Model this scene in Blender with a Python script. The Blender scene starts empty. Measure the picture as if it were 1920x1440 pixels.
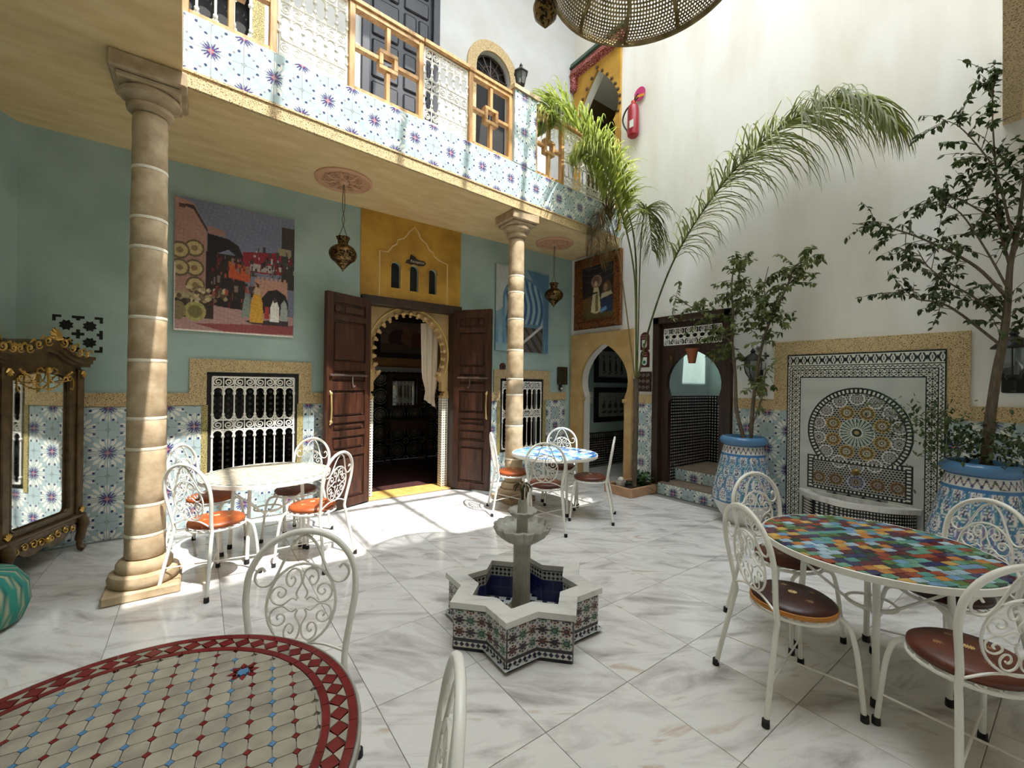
import bpy, math, random
import numpy as np
from mathutils import Vector, Matrix
from mathutils.geometry import tessellate_polygon

SC = bpy.context.scene
COL = SC.collection
PI = math.pi

# ------------------------------------------------------------------ camera
YAW, PITCH, ROLL, FPX, EYE = 0.6322096, -0.0012848, 0.0140536, 800.18, 1.55
_f = Vector((math.sin(YAW)*math.cos(PITCH), math.cos(YAW)*math.cos(PITCH), math.sin(PITCH)))
_r = Vector((math.cos(YAW), -math.sin(YAW), 0)); _u = _r.cross(_f)
_r2 = _r*math.cos(ROLL) + _u*math.sin(ROLL); _u2 = -_r*math.sin(ROLL) + _u*math.cos(ROLL)
cam_data = bpy.data.cameras.new('camera'); cam = bpy.data.objects.new('camera', cam_data); COL.objects.link(cam)
cam_data.sensor_fit = 'HORIZONTAL'; cam_data.sensor_width = 36.0; cam_data.lens = FPX/1920*36.0
cam_data.clip_start = 0.02
mt = Matrix((_r2, _u2, -_f)).transposed().to_4x4(); mt.translation = Vector((0, 0, EYE))
cam.matrix_world = mt
SC.camera = cam

# ------------------------------------------------------------------ sky, sun, exposure
world = bpy.data.worlds.new('sky'); SC.world = world; world.use_nodes = True
_bg = world.node_tree.nodes['Background']
_bg.inputs[0].default_value = (0.86, 0.935, 1.0, 1); _bg.inputs[1].default_value = 7.0
sun_data = bpy.data.lights.new('sun', 'SUN'); sun_data.energy = 6.6; sun_data.angle = math.radians(0.53)
sun_data.color = (1.0, 0.975, 0.935)
sun = bpy.data.objects.new('sun', sun_data); COL.objects.link(sun)
SUN_DIR = Vector((-0.086, 0.517, -1.0)).normalized()
sun.rotation_euler = SUN_DIR.to_track_quat('-Z', 'Y').to_euler(); sun.location = (2, -4, 12)
SC.view_settings.view_transform = 'Standard'; SC.view_settings.look = 'None'
SC.view_settings.gamma = 1.0; SC.view_settings.use_curve_mapping = False
SC.view_settings.exposure = 0.42
SC.cycles.max_bounces = 7; SC.cycles.diffuse_bounces = 5; SC.cycles.glossy_bounces = 4
SC.cycles.sample_clamp_indirect = 6.0; SC.cycles.adaptive_threshold = 0.05

# ------------------------------------------------------------------ helpers
def lin(v):
    v = v/255.0
    return v/12.92 if v <= 0.04045 else ((v+0.055)/1.055)**2.4
def c3(r, g, b): return (lin(r), lin(g), lin(b), 1.0)
def npl(a):
    a = np.asarray(a, float)/255.0
    return np.where(a <= 0.04045, a/12.92, ((a+0.055)/1.055)**2.4)

MATS = {}
def nodes_of(m):
    return m.node_tree.nodes, m.node_tree.links
def base_mat(name, rough=0.6, metal=0.0, spec=0.5):
    m = bpy.data.materials.new(name); m.use_nodes = True
    b = m.node_tree.nodes['Principled BSDF']
    b.inputs['Roughness'].default_value = rough; b.inputs['Metallic'].default_value = metal
    b.inputs['Specular IOR Level'].default_value = spec
    MATS[name] = m
    return m, b
def texco(nt, kind='Object', scale=(1, 1, 1), rand=False):
    tc = nt.nodes.new('ShaderNodeTexCoord'); mp = nt.nodes.new('ShaderNodeMapping')
    mp.inputs['Scale'].default_value = scale
    nt.links.new(tc.outputs[kind], mp.inputs['Vector'])
    if rand:
        oi = nt.nodes.new('ShaderNodeObjectInfo'); mu = nt.nodes.new('ShaderNodeMath'); mu.operation = 'MULTIPLY'
        mu.inputs[1].default_value = 37.0; nt.links.new(oi.outputs['Random'], mu.inputs[0])
        cb = nt.nodes.new('ShaderNodeCombineXYZ')
        for i in range(3): nt.links.new(mu.outputs[0], cb.inputs[i])
        nt.links.new(cb.outputs[0], mp.inputs['Location'])
    return mp.outputs['Vector']
def M(name, col, rough=0.6, metal=0.0, col2=None, nscale=6.0, contrast=(0.35, 0.65), bump=0.0, bscale=40.0, stretch=(1, 1, 1), spec=0.5, coat=0.0, rand=False, detail=4.0, bdist=0.01):
    if name in MATS: return MATS[name]
    m, b = base_mat(name, rough, metal, spec)
    nt = m.node_tree
    b.inputs['Base Color'].default_value = col
    if coat: b.inputs['Coat Weight'].default_value = coat; b.inputs['Coat Roughness'].default_value = 0.08
    if col2 is not None:
        v = texco(nt, 'Object', stretch, rand)
        n = nt.nodes.new('ShaderNodeTexNoise'); n.inputs['Scale'].default_value = nscale; n.inputs['Detail'].default_value = detail
        nt.links.new(v, n.inputs['Vector'])
        r = nt.nodes.new('ShaderNodeValToRGB'); r.color_ramp.elements[0].position = contrast[0]; r.color_ramp.elements[1].position = contrast[1]
        r.color_ramp.elements[0].color = col; r.color_ramp.elements[1].color = col2
        nt.links.new(n.outputs['Fac'], r.inputs[0]); nt.links.new(r.outputs[0], b.inputs['Base Color'])
    if bump:
        v = texco(nt, 'Object', stretch)
        n = nt.nodes.new('ShaderNodeTexNoise'); n.inputs['Scale'].default_value = bscale; n.inputs['Detail'].default_value = 5
        nt.links.new(v, n.inputs['Vector'])
        bp = nt.nodes.new('ShaderNodeBump'); bp.inputs['Strength'].default_value = bump; bp.inputs['Distance'].default_value = bdist
        nt.links.new(n.outputs['Fac'], bp.inputs['Height']); nt.links.new(bp.outputs[0], b.inputs['Normal'])
    return m
def print_mat(name, rough=0.35, coat=0.0, spec=0.5):
    if name in MATS: return MATS[name]
    m, b = base_mat(name, rough, 0, spec)
    if coat: b.inputs['Coat Weight'].default_value = coat
    a = m.node_tree.nodes.new('ShaderNodeAttribute'); a.attribute_name = 'Col'
    m.node_tree.links.new(a.outputs['Color'], b.inputs['Base Color'])
    return m
def marble_mat(name, base, vein, warm, rough=0.09):
    m, b = base_mat(name, rough); nt = m.node_tree
    tc = nt.nodes.new('ShaderNodeTexCoord'); oi = nt.nodes.new('ShaderNodeObjectInfo')
    mp = nt.nodes.new('ShaderNodeMapping'); nt.links.new(tc.outputs['Object'], mp.inputs['Vector'])
    mu = nt.nodes.new('ShaderNodeMath'); mu.operation = 'MULTIPLY'; mu.inputs[1].default_value = 61.0
    nt.links.new(oi.outputs['Random'], mu.inputs[0])
    cb = nt.nodes.new('ShaderNodeCombineXYZ'); nt.links.new(mu.outputs[0], cb.inputs[0]); nt.links.new(mu.outputs[0], cb.inputs[1])
    nt.links.new(cb.outputs[0], mp.inputs['Location'])
    rz = nt.nodes.new('ShaderNodeCombineXYZ'); r2 = nt.nodes.new('ShaderNodeMath'); r2.operation = 'MULTIPLY_ADD'; r2.inputs[1].default_value = 0.7; r2.inputs[2].default_value = 0.25
    nt.links.new(oi.outputs['Random'], r2.inputs[0]); nt.links.new(r2.outputs[0], rz.inputs[2]); nt.links.new(rz.outputs[0], mp.inputs['Rotation'])
    st = nt.nodes.new('ShaderNodeMapping'); st.inputs['Scale'].default_value = (1.5, 5.0, 1); nt.links.new(mp.outputs[0], st.inputs['Vector'])
    n1 = nt.nodes.new('ShaderNodeTexNoise'); n1.inputs['Scale'].default_value = 1.3; n1.inputs['Detail'].default_value = 7; n1.inputs['Distortion'].default_value = 0.7
    n1.inputs['Roughness'].default_value = 0.62
    nt.links.new(st.outputs[0], n1.inputs['Vector'])
    r = nt.nodes.new('ShaderNodeValToRGB'); e = r.color_ramp.elements
    e[0].position = 0.31; e[0].color = vein; e[1].position = 0.53; e[1].color = base
    x = r.color_ramp.elements.new(0.43); x.color = tuple(0.4*v+0.6*w for v, w in zip(vein, base))
    x = r.color_ramp.elements.new(0.62); x.color = base
    x = r.color_ramp.elements.new(0.70); x.color = warm
    nt.links.new(n1.outputs['Fac'], r.inputs[0]); nt.links.new(r.outputs[0], b.inputs['Base Color'])
    return m
def dots_mat(name, light, dark, pitch, t=0.33, kind='diamond', rough=0.25):
    """small cut-tile repeat: light lozenges on dark, read from object coordinates (x across, z up)"""
    m, b = base_mat(name, rough); nt = m.node_tree
    v0 = texco(nt, 'Object', (1/pitch,)*3)
    s0 = nt.nodes.new('ShaderNodeSeparateXYZ'); nt.links.new(v0, s0.inputs[0])
    a0 = nt.nodes.new('ShaderNodeMath'); a0.operation = 'ADD'; nt.links.new(s0.outputs[0], a0.inputs[0]); nt.links.new(s0.outputs[1], a0.inputs[1])
    c0 = nt.nodes.new('ShaderNodeCombineXYZ'); nt.links.new(a0.outputs[0], c0.inputs[0]); nt.links.new(s0.outputs[2], c0.inputs[2]); v = c0.outputs[0]
    fr = nt.nodes.new('ShaderNodeVectorMath'); fr.operation = 'FRACTION'; nt.links.new(v, fr.inputs[0])
    sb = nt.nodes.new('ShaderNodeVectorMath'); sb.operation = 'SUBTRACT'; sb.inputs[1].default_value = (0.5, 0.5, 0.5); nt.links.new(fr.outputs[0], sb.inputs[0])
    ab = nt.nodes.new('ShaderNodeVectorMath'); ab.operation = 'ABSOLUTE'; nt.links.new(sb.outputs[0], ab.inputs[0])
    sp = nt.nodes.new('ShaderNodeSeparateXYZ'); nt.links.new(ab.outputs[0], sp.inputs[0])
    ad = nt.nodes.new('ShaderNodeMath'); ad.operation = 'ADD'; nt.links.new(sp.outputs[0], ad.inputs[0]); nt.links.new(sp.outputs[2], ad.inputs[1])
    lt = nt.nodes.new('ShaderNodeMath'); lt.operation = 'LESS_THAN'; lt.inputs[1].default_value = t; nt.links.new(ad.outputs[0], lt.inputs[0])
    mx = nt.nodes.new('ShaderNodeMix'); mx.data_type = 'RGBA'; mx.inputs[6].default_value = dark; mx.inputs[7].default_value = light
    nt.links.new(lt.outputs[0], mx.inputs[0]); nt.links.new(mx.outputs[2], b.inputs['Base Color'])
    return m
def carved_mat(name, hi, lo, scale=70.0, t=(0.08, 0.30), rough=0.6):
    m, b = base_mat(name, rough, 0, 0.3); nt = m.node_tree
    v = texco(nt, 'Object')
    n = nt.nodes.new('ShaderNodeTexNoise'); n.inputs['Scale'].default_value = scale*0.8; nt.links.new(v, n.inputs['Vector'])
    mx = nt.nodes.new('ShaderNodeMix'); mx.data_type = 'RGBA'; mx.inputs[0].default_value = 0.02
    nt.links.new(v, mx.inputs[6]); nt.links.new(n.outputs['Color'], mx.inputs[7])
    vo = nt.nodes.new('ShaderNodeTexVoronoi'); vo.feature = 'DISTANCE_TO_EDGE'; vo.inputs['Scale'].default_value = scale
    nt.links.new(mx.outputs[2], vo.inputs['Vector'])
    r = nt.nodes.new('ShaderNodeValToRGB'); r.color_ramp.elements[0].position = t[0]; r.color_ramp.elements[1].position = t[1]
    r.color_ramp.elements[0].color = hi; r.color_ramp.elements[1].color = lo
    nt.links.new(vo.outputs['Distance'], r.inputs[0]); nt.links.new(r.outputs[0], b.inputs['Base Color'])
    bp = nt.nodes.new('ShaderNodeBump'); bp.invert = True; bp.inputs['Strength'].default_value = 0.7; bp.inputs['Distance'].default_value = 0.008
    nt.links.new(vo.outputs['Distance'], bp.inputs['Height']); nt.links.new(bp.outputs[0], b.inputs['Normal'])
    return m
def leaf_mat(name, a, bcol, trans=0.35, rough=0.45):
    m, b = base_mat(name, rough, 0, 0.4); nt = m.node_tree
    v = texco(nt, 'Object')
    n = nt.nodes.new('ShaderNodeTexNoise'); n.inputs['Scale'].default_value = 9.0; nt.links.new(v, n.inputs['Vector'])
    oi = nt.nodes.new('ShaderNodeObjectInfo')
    ad = nt.nodes.new('ShaderNodeMath'); ad.operation = 'MULTIPLY_ADD'; ad.inputs[1].default_value = 0.3; nt.links.new(oi.outputs['Random'], ad.inputs[0]); nt.links.new(n.outputs['Fac'], ad.inputs[2])
    r = nt.nodes.new('ShaderNodeValToRGB'); r.color_ramp.elements[0].position = 0.4; r.color_ramp.elements[1].position = 0.75
    r.color_ramp.elements[0].color = a; r.color_ramp.elements[1].color = bcol
    nt.links.new(ad.outputs[0], r.inputs[0]); nt.links.new(r.outputs[0], b.inputs['Base Color'])
    tr = nt.nodes.new('ShaderNodeBsdfTranslucent'); nt.links.new(r.outputs[0], tr.inputs['Color'])
    ms = nt.nodes.new('ShaderNodeMixShader'); ms.inputs[0].default_value = trans
    nt.links.new(b.outputs[0], ms.inputs[1]); nt.links.new(tr.outputs[0], ms.inputs[2])
    nt.links.new(ms.outputs[0], nt.nodes['Material Output'].inputs['Surface'])
    return m

class MB:
    """collects shapes, builds one mesh object"""
    def __init__(s): s.v = []; s.f = []; s.m = []
    def add(s, vs, fs, mi=0):
        o = len(s.v); s.v.extend([tuple(p) for p in vs]); s.f.extend([tuple(i+o for i in f) for f in fs]); s.m.extend([mi]*len(fs)); return s
    def box(s, x0, x1, y0, y1, z0, z1, mi=0):
        v = [(x, y, z) for z in (z0, z1) for y in (y0, y1) for x in (x0, x1)]
        return s.add(v, [(0, 2, 3, 1), (4, 5, 7, 6), (0, 1, 5, 4), (2, 6, 7, 3), (0, 4, 6, 2), (1, 3, 7, 5)], mi)
    def bev(s, x0, x1, y0, y1, z0, z1, b=0.004, mi=0):
        """box whose edges are chamfered"""
        xs = (x0, x0+b, x1-b, x1); ys = (y0, y0+b, y1-b, y1); zs = (z0, z0+b, z1-b, z1)
        V = []; F = []
        def ring(a, bb, z): return [(xs[a], ys[bb], z), (xs[3-a], ys[bb], z), (xs[3-a], ys[3-bb], z), (xs[a], ys[3-bb], z)]
        lv = [[(xs[1], ys[1], zs[0]), (xs[2], ys[1], zs[0]), (xs[2], ys[2], zs[0]), (xs[1], ys[2], zs[0])]]
        lv = [lv[0], None, None, [(p[0], p[1], zs[3]) for p in lv[0]]]
        def oct_(z): return [(xs[1], ys[0], z), (xs[2], ys[0], z), (xs[3], ys[1], z), (xs[3], ys[2], z), (xs[2], ys[3], z), (xs[1], ys[3], z), (xs[0], ys[2], z), (xs[0], ys[1], z)]
        a, bq = oct_(zs[1]), oct_(zs[2])
        V = lv[0] + a + bq + lv[3]
        F = [(3, 2, 1, 0), (20, 21, 22, 23)]
        for i in range(8): F.append((4+i, 4+(i+1) % 8, 12+(i+1) % 8, 12+i))
        qa = [(0, 1, 5, 4), (1, 6, 5), (1, 2, 7, 6), (2, 8, 7), (2, 3, 9, 8), (3, 10, 9), (3, 0, 11, 10), (0, 4, 11)]
        F += qa
        for f in qa: F.append(tuple((20+i if i < 4 else i+8) for i in reversed(f)))
        return s.add(V, F, mi)
    def tube(s, pts, r, n=6, mi=0, closed=False, flat=1.0):
        P = [Vector(p) for p in pts]; N = len(P)
        if N < 2: return s
        rr = r if isinstance(r, (list, tuple)) else [r]*N
        T = []
        for i in range(N):
            a = P[(i-1) % N] if (closed or i > 0) else P[i]; b = P[(i+1) % N] if (closed or i < N-1) else P[i]
            t = b-a; T.append(t.normalized() if t.length > 1e-9 else Vector((0, 0, 1)))
        ref = Vector((0, 0, 1)) if abs(T[0].z) < 0.9 else Vector((1, 0, 0))
        nrm = (ref - T[0]*ref.dot(T[0])).normalized()
        V = []
        for i in range(N):
            nrm = nrm - T[i]*nrm.dot(T[i])
            if nrm.length < 1e-6: nrm = T[i].orthogonal()
            nrm.normalize(); bi = T[i].cross(nrm)
            for k in range(n):
                a = 2*PI*k/n
                V.append(P[i] + (nrm*math.cos(a)*flat + bi*math.sin(a))*rr[i])
        F = []
        for i in range(N if closed else N-1):
            j = (i+1) % N
            for k in range(n):
                F.append((i*n+k, i*n+(k+1) % n, j*n+(k+1) % n, j*n+k))
        if not closed:
            F.append(tuple(reversed(range(n)))); F.append(tuple((N-1)*n+k for k in range(n)))
        return s.add(V, F, mi)
    def lathe(s, prof, n=24, mi=0, c=(0, 0, 0), mod=None, caps=True):
        V = []; F = []
        for i, (r, z) in enumerate(prof):
            for k in range(n):
                a = 2*PI*k/n; q = r*(mod(a, i) if mod else 1.0)
                V.append((c[0]+q*math.cos(a), c[1]+q*math.sin(a), c[2]+z))
        for i in range(len(prof)-1):
            for k in range(n): F.append((i*n+k, i*n+(k+1) % n, (i+1)*n+(k+1) % n, (i+1)*n+k))
        if caps:
            if prof[0][0] > 1e-5: F.append(tuple(reversed(range(n))))
            if prof[-1][0] > 1e-5: F.append(tuple((len(prof)-1)*n+k for k in range(n)))
        return s.add(V, F, mi)
    def plate(s, loops, t, o=(0, 0, 0), a=(1, 0, 0), b=(0, 0, 1), nrm=(0, -1, 0), mi=0, mside=None, back=True):
        """flat outline (first loop) with holes (others), thickness t; front face at o, body grows against nrm"""
        o, a, b, nrm = Vector(o), Vector(a), Vector(b), Vector(nrm)
        def area(l): return sum(l[i][0]*l[(i+1) % len(l)][1]-l[(i+1) % len(l)][0]*l[i][1] for i in range(len(l)))
        L = [list(l) for l in loops]
        if area(L[0]) < 0: L[0].reverse()
        for h in L[1:]:
            if area(h) > 0: h.reverse()
        flip = (a.cross(b)).dot(nrm) < 0
        flat = [p for l in L for p in l]
        tri = tessellate_polygon([[Vector((p[0], p[1], 0)) for p in l] for l in L])
        V = [o+a*p[0]+b*p[1] for p in flat] + [o+a*p[0]+b*p[1]-nrm*t for p in flat]
        n = len(flat); F = []; FS = []
        for q in tri:
            p0, p1, p2 = (flat[i] for i in q)
            ar = (p1[0]-p0[0])*(p2[1]-p0[1])-(p2[0]-p0[0])*(p1[1]-p0[1])
            q = tuple(q) if (ar > 0) != flip else tuple(reversed(q))
            F.append(q)
            if back: F.append(tuple(i+n for i in reversed(q)))
        k = 0
        for l in L:
            m = len(l)
            for i in range(m):
                q = (k+i, k+i+n, k+(i+1) % m+n, k+(i+1) % m)
                FS.append(q if not flip else tuple(reversed(q)))
            k += m
        s.add(V, F, mi)
        off = len(s.v)-len(V)
        s.f.extend([tuple(i+off for i in f) for f in FS]); s.m.extend([mi if mside is None else mside]*len(FS))
        return s
    def ball(s, c, r, n=8, mi=0, sz=1.0):
        m = max(3, n//2); prof = [(max(1e-6, r*math.sin(PI*i/m)), -r*sz*math.cos(PI*i/m)) for i in range(m+1)]
        return s.lathe(prof, n, mi, c, caps=False)
    def xf(s, mat):
        s.v = [tuple(mat @ Vector(p)) for p in s.v]; return s
    def mesh(s, name, mats, smooth=None):
        me = bpy.data.meshes.new(name); me.from_pydata(s.v, [], s.f)
        for m in (mats if isinstance(mats, (list, tuple)) else [mats]): me.materials.append(m)
        me.polygons.foreach_set('material_index', s.m)
        if smooth is not None:
            me.polygons.foreach_set('use_smooth', [True]*len(me.polygons))
            if smooth < 179: me.set_sharp_from_angle(angle=math.radians(smooth))
        me.update(); return me
    def build(s, name, mats, parent=None, smooth=None, loc=None, rz=None):
        return obj(name, s.mesh(name, mats, smooth), parent, loc, rz)

def obj(name, me, parent=None, loc=None, rz=None):
    o = bpy.data.objects.new(name, me); COL.objects.link(o)
    if parent is not None: o.parent = parent
    if loc is not None: o.location = loc
    if rz is not None: o.rotation_euler = (0, 0, rz)
    return o
def tag(o, label=None, cat=None, group=None, kind=None):
    if label: o['label'] = label
    if cat: o['category'] = cat
    if group: o['group'] = group
    if kind: o['kind'] = kind
    return o
def thing(name, label, cat, loc=(0, 0, 0), rz=0.0, group=None):
    o = bpy.data.objects.new(name, None); COL.objects.link(o); o.location = loc; o.rotation_euler = (0, 0, rz)
    o.empty_display_size = 0.1
    return tag(o, label, cat, group)
def struct(o): o['kind'] = 'structure'; return o
def kids(o): return [c for c in COL.objects if c.parent == o]
def copy_tree(o, parent=None, index=None):
    c = o.copy(); COL.objects.link(c)
    if parent is not None: c.parent = parent
    for ch in (index or CHILD)(o): copy_tree(ch, c, index)
    return c
def CHILD(o): return list(o.children)
def cr(pts, k=6, closed=False):
    """Catmull-Rom through points"""
    P = [Vector(p) for p in pts]; N = len(P); out = []
    for i in range(N if closed else N-1):
        p0 = P[(i-1) % N] if (closed or i > 0) else P[i]*2-P[i+1]
        p1 = P[i]; p2 = P[(i+1) % N]; p3 = P[(i+2) % N] if (closed or i < N-2) else p2*2-p1
        for j in range(k):
            t = j/k
            out.append(0.5*((2*p1)+(p2-p0)*t+(2*p0-5*p1+4*p2-p3)*t*t+(3*p1-p0-3*p2+p3)*t*t*t))
    if not closed: out.append(P[-1])
    return out
def arc(cx, cy, r, a0, a1, n, ry=None):
    ry = r if ry is None else ry
    return [(cx+r*math.cos(math.radians(a0+(a1-a0)*i/n)), cy+ry*math.sin(math.radians(a0+(a1-a0)*i/n))) for i in range(n+1)]
def spiral(cx, cy, r, a0, turns, n=14, rend=0.18):
    """from the outer end at angle a0 inwards"""
    return [(cx+r*(1-(1-rend)*i/n)*math.cos(math.radians(a0)+2*PI*turns*i/n), cy+r*(1-(1-rend)*i/n)*math.sin(math.radians(a0)+2*PI*turns*i/n)) for i in range(n+1)]
def raster(name, w, h, nx, ny, fn, mat, t=0.0, u0=0.0, v0=0.0):
    """flat printed sheet in the XZ plane facing -Y, colour per vertex from fn(u,v) in metres; optional thickness behind"""
    xs = np.linspace(0, w, nx+1); zs = np.linspace(0, h, ny+1)
    X, Z = np.meshgrid(xs, zs); n = (nx+1)*(ny+1)
    co = np.zeros((n, 3)); co[:, 0] = X.ravel(); co[:, 2] = Z.ravel()
    idx = np.arange(n).reshape(ny+1, nx+1)
    q = np.stack([idx[:-1, :-1], idx[:-1, 1:], idx[1:, 1:], idx[1:, :-1]], -1).reshape(-1, 4)
    col = np.ones((n, 4)); col[:, :3] = fn(X.ravel()+u0, Z.ravel()+v0)
    faces = q.tolist()
    if t > 0:
        cs = [idx[0, 0], idx[0, -1], idx[-1, -1], idx[-1, 0]]
        b = co[cs].copy(); b[:, 1] = t; co = np.vstack([co, b]); col = np.vstack([col, col[cs]*[0.6, 0.6, 0.6, 1]])
        edges = [idx[0, :], idx[:, -1], idx[-1, ::-1], idx[::-1, 0]]
        for k in range(4):
            e = edges[k].tolist(); faces.append(e[::-1]+[n+k, n+(k+1) % 4])
        faces.append([n+3, n+2, n+1, n])
    me = bpy.data.meshes.new(name); me.from_pydata(co.tolist(), [], faces)
    at = me.attributes.new('Col', 'FLOAT_COLOR', 'POINT'); at.data.foreach_set('color', col.astype(np.float32).ravel())
    me.materials.append(mat); me.update()
    return me
class Canvas:
    """tiny painter: layers of flat shapes over (u,v) in 0..1, returns colours"""
    def __init__(s, u, v, bg): s.u, s.v = u, v; s.c = np.tile(npl(bg), (len(u), 1))
    def put(s, mask, col): s.c[mask] = npl(col); return s
    def mix(s, a, col): a = np.clip(a, 0, 1)[:, None]; s.c = s.c*(1-a)+npl(col)*a; return s
    def rect(s, x0, y0, x1, y1, col): return s.put((s.u >= x0) & (s.u <= x1) & (s.v >= y0) & (s.v <= y1), col)
    def ell(s, cx, cy, rx, ry, col): return s.put(((s.u-cx)/rx)**2+((s.v-cy)/ry)**2 < 1, col)
    def poly(s, pts, col):
        ins = np.zeros(len(s.u), bool); n = len(pts)
        for i in range(n):
            x0, y0 = pts[i]; x1, y1 = pts[(i+1) % n]
            if y0 == y1: continue
            cnd = ((y0 > s.v) != (y1 > s.v)) & (s.u < (x1-x0)*(s.v-y0)/(y1-y0)+x0)
            ins ^= cnd
        return s.put(ins, col)
    def noise(s, amt, seed=0, fx=9, fy=9):
        rg = np.random.RandomState(seed); k = np.zeros(len(s.u))
        for i in range(10):
            a, b, p = rg.uniform(-fx, fx), rg.uniform(-fy, fy), rg.uniform(0, 6.28)
            k += np.sin(6.28*(a*s.u+b*s.v)+p)
        s.c = np.clip(s.c*(1+amt*k[:, None]/4), 0, 1); return s

random.seed(7)
# ------------------------------------------------------------------ materials of the place
FZ = 8.6
YA, XB, CZ, RZ, ZTOP = 5.576, 5.392, 3.774, 8.6, 12.5
m_teal = M('teal_tadelakt', c3(150, 174, 167), 0.45, col2=c3(172, 194, 187), nscale=2.2, bump=0.12, bscale=9, contrast=(0.3, 0.7))
m_white = M('white_lime_plaster', c3(233, 231, 226), 0.75, col2=c3(212, 205, 188), nscale=1.9, bump=0.3, bscale=7, stretch=(1, 1, 0.32), contrast=(0.42, 0.82), bdist=0.02, detail=7.0)
m_ochre = M('ochre_soffit_plaster', c3(226, 200, 150), 0.6, col2=c3(212, 182, 128), nscale=3.0, bump=0.3, bscale=14, stretch=(1, 3, 1))
m_yellow = M('mustard_plaster', c3(198, 152, 56), 0.55, col2=c3(166, 122, 40), nscale=3.5, bump=0.2, bscale=12)
m_archgold = M('golden_tadelakt', c3(196, 164, 110), 0.5, col2=c3(178, 144, 90), nscale=4, bump=0.2, bscale=15)
m_carved = carved_mat('carved_gold_plaster', c3(210, 185, 140), c3(126, 102, 68))
m_wood = M('walnut_door_wood', c3(78, 44, 28), 0.38, col2=c3(48, 26, 16), nscale=5, stretch=(6, 6, 0.6), bump=0.15, bscale=30, spec=0.5)
m_darkwood = M('dark_stained_wood', c3(58, 36, 24), 0.45, col2=c3(38, 22, 15), nscale=5, stretch=(6, 6, 0.6), bump=0.15, bscale=30)
m_cedar = M('pale_cedar_wood', c3(196, 154, 98), 0.5, col2=c3(164, 118, 66), nscale=5, stretch=(4, 4, 0.7), bump=0.15, bscale=25)
m_iron = M('white_painted_iron', c3(232, 229, 220), 0.35)
m_blackiron = M('black_painted_iron', c3(20, 20, 22), 0.4)
m_black = M('unlit_black', c3(14, 12, 11), 0.7)
m_stone = M('sandstone', c3(188, 167, 136), 0.75, col2=c3(162, 139, 107), nscale=9, bump=0.35, bscale=28)
m_mortar = M('white_mortar', c3(222, 212, 192), 0.85, bump=0.4, bscale=60)
m_brass = M('aged_brass', c3(150, 120, 66), 0.35, 0.9, col2=c3(92, 70, 38), nscale=18)
m_marble = marble_mat('veined_white_marble', c3(218, 216, 212), c3(164, 158, 154), c3(196, 180, 166))
m_grout = M('grey_grout', c3(120, 116, 110), 0.8)
m_tile = print_mat('glazed_star_tile', 0.2)
m_floorstone = M('warm_threshold_stone', c3(214, 178, 104), 0.5, col2=c3(190, 150, 80), nscale=12)
m_roof = M('pale_roof_plaster', c3(214, 208, 196), 0.8)

# ------------------------------------------------------------------ floor: marble slabs laid in a square grid
fb = MB().box(-3.2, XB+0.02, -2.2, YA+0.02, -0.08, -0.004)
floor = struct(fb.build('floor', m_grout)); tag(floor, 'polished veined white marble floor of the courtyard', kind='structure')
gx = [0.14+0.56*k for k in range(-6, 10)]; gy = [0.262+0.583*k for k in range(-4, 10)]
tile_cache = {}
for i in range(len(gx)-1):
    for j in range(len(gy)-1):
        x0, x1, y0, y1 = gx[i]+.0015, gx[i+1]-.0015, gy[j]+.0015, gy[j+1]-.0015
        x0, x1, y1 = max(x0, -3.2), min(x1, XB), min(y1, YA)
        if x1-x0 < .03 or y1-y0 < .03: continue
        k = (round(x1-x0, 3), round(y1-y0, 3))
        if k not in tile_cache: tile_cache[k] = MB().bev(0, k[0], 0, k[1], -0.02, 0, 0.001).mesh('marble_slab', m_marble)
        obj('marble_slab', tile_cache[k], floor, (x0, y0, 0))

# ------------------------------------------------------------------ star tile (0.22 m): a sixteen-ray flower on two opposite corners
TS = 0.22
def star_fn(X, Z):
    u = np.mod(X/TS, 2.0); v = np.mod(Z/TS, 2.0)
    out = np.tile(npl((167, 185, 187)), (len(u), 1))
    for cu, cv in ((0, 0), (2, 0), (0, 2), (2, 2), (1, 1)):
        du, dv = u-cu, v-cv; r = np.hypot(du, dv); a = np.arctan2(dv, du)
        st = PI/8; d = np.abs(np.mod(a+st/2, st)-st/2)
        w = np.clip(np.minimum(0.066, (r-0.16)*0.20), 0, 1)*np.clip((0.66-r)/0.12, 0, 1)**0.5
        out[(r > 0.2) & (r < 0.66) & (np.sin(d)*r < w)] = npl((228, 227, 216))
        sp = 1-(r-0.12)/0.25
        out[(r < 0.37) & (d/(st/2) < sp)] = npl((70, 54, 108))
        out[(r < 0.17) & (np.minimum(np.abs(du), np.abs(dv)) < 0.022)] = npl((226, 134, 130))
        out[(r < 0.085)] = npl((176, 76, 92))
        out[(r < 0.12) & (np.minimum(np.abs(du), np.abs(dv)) < 0.016)] = npl((236, 190, 150))
    for cu, cv in ((1, 0), (0, 1), (1, 2), (2, 1)):
        du, dv = np.abs(u-cu), np.abs(v-cv)
        out[np.minimum(np.hypot(du-.06, dv), np.hypot(du, dv-.06)) < 0.034] = npl((92, 84, 70))
        for sa, sb in ((.30, .30),):
            out[np.hypot(du-.16, dv-.44) < 0.052] = npl((48, 62, 100))
            out[np.hypot(du-.44, dv-.16) < 0.052] = npl((48, 62, 100))
        out[(np.hypot((du-.31)*1.0, (dv-.31))) < 0.036] = npl((132, 120, 118))
    e = np.minimum(np.abs(np.mod(u+.5, 1)-.5), np.abs(np.mod(v+.5, 1)-.5))
    out[e < 0.012] = npl((168, 180, 178))
    return out
star_cache = {}
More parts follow.
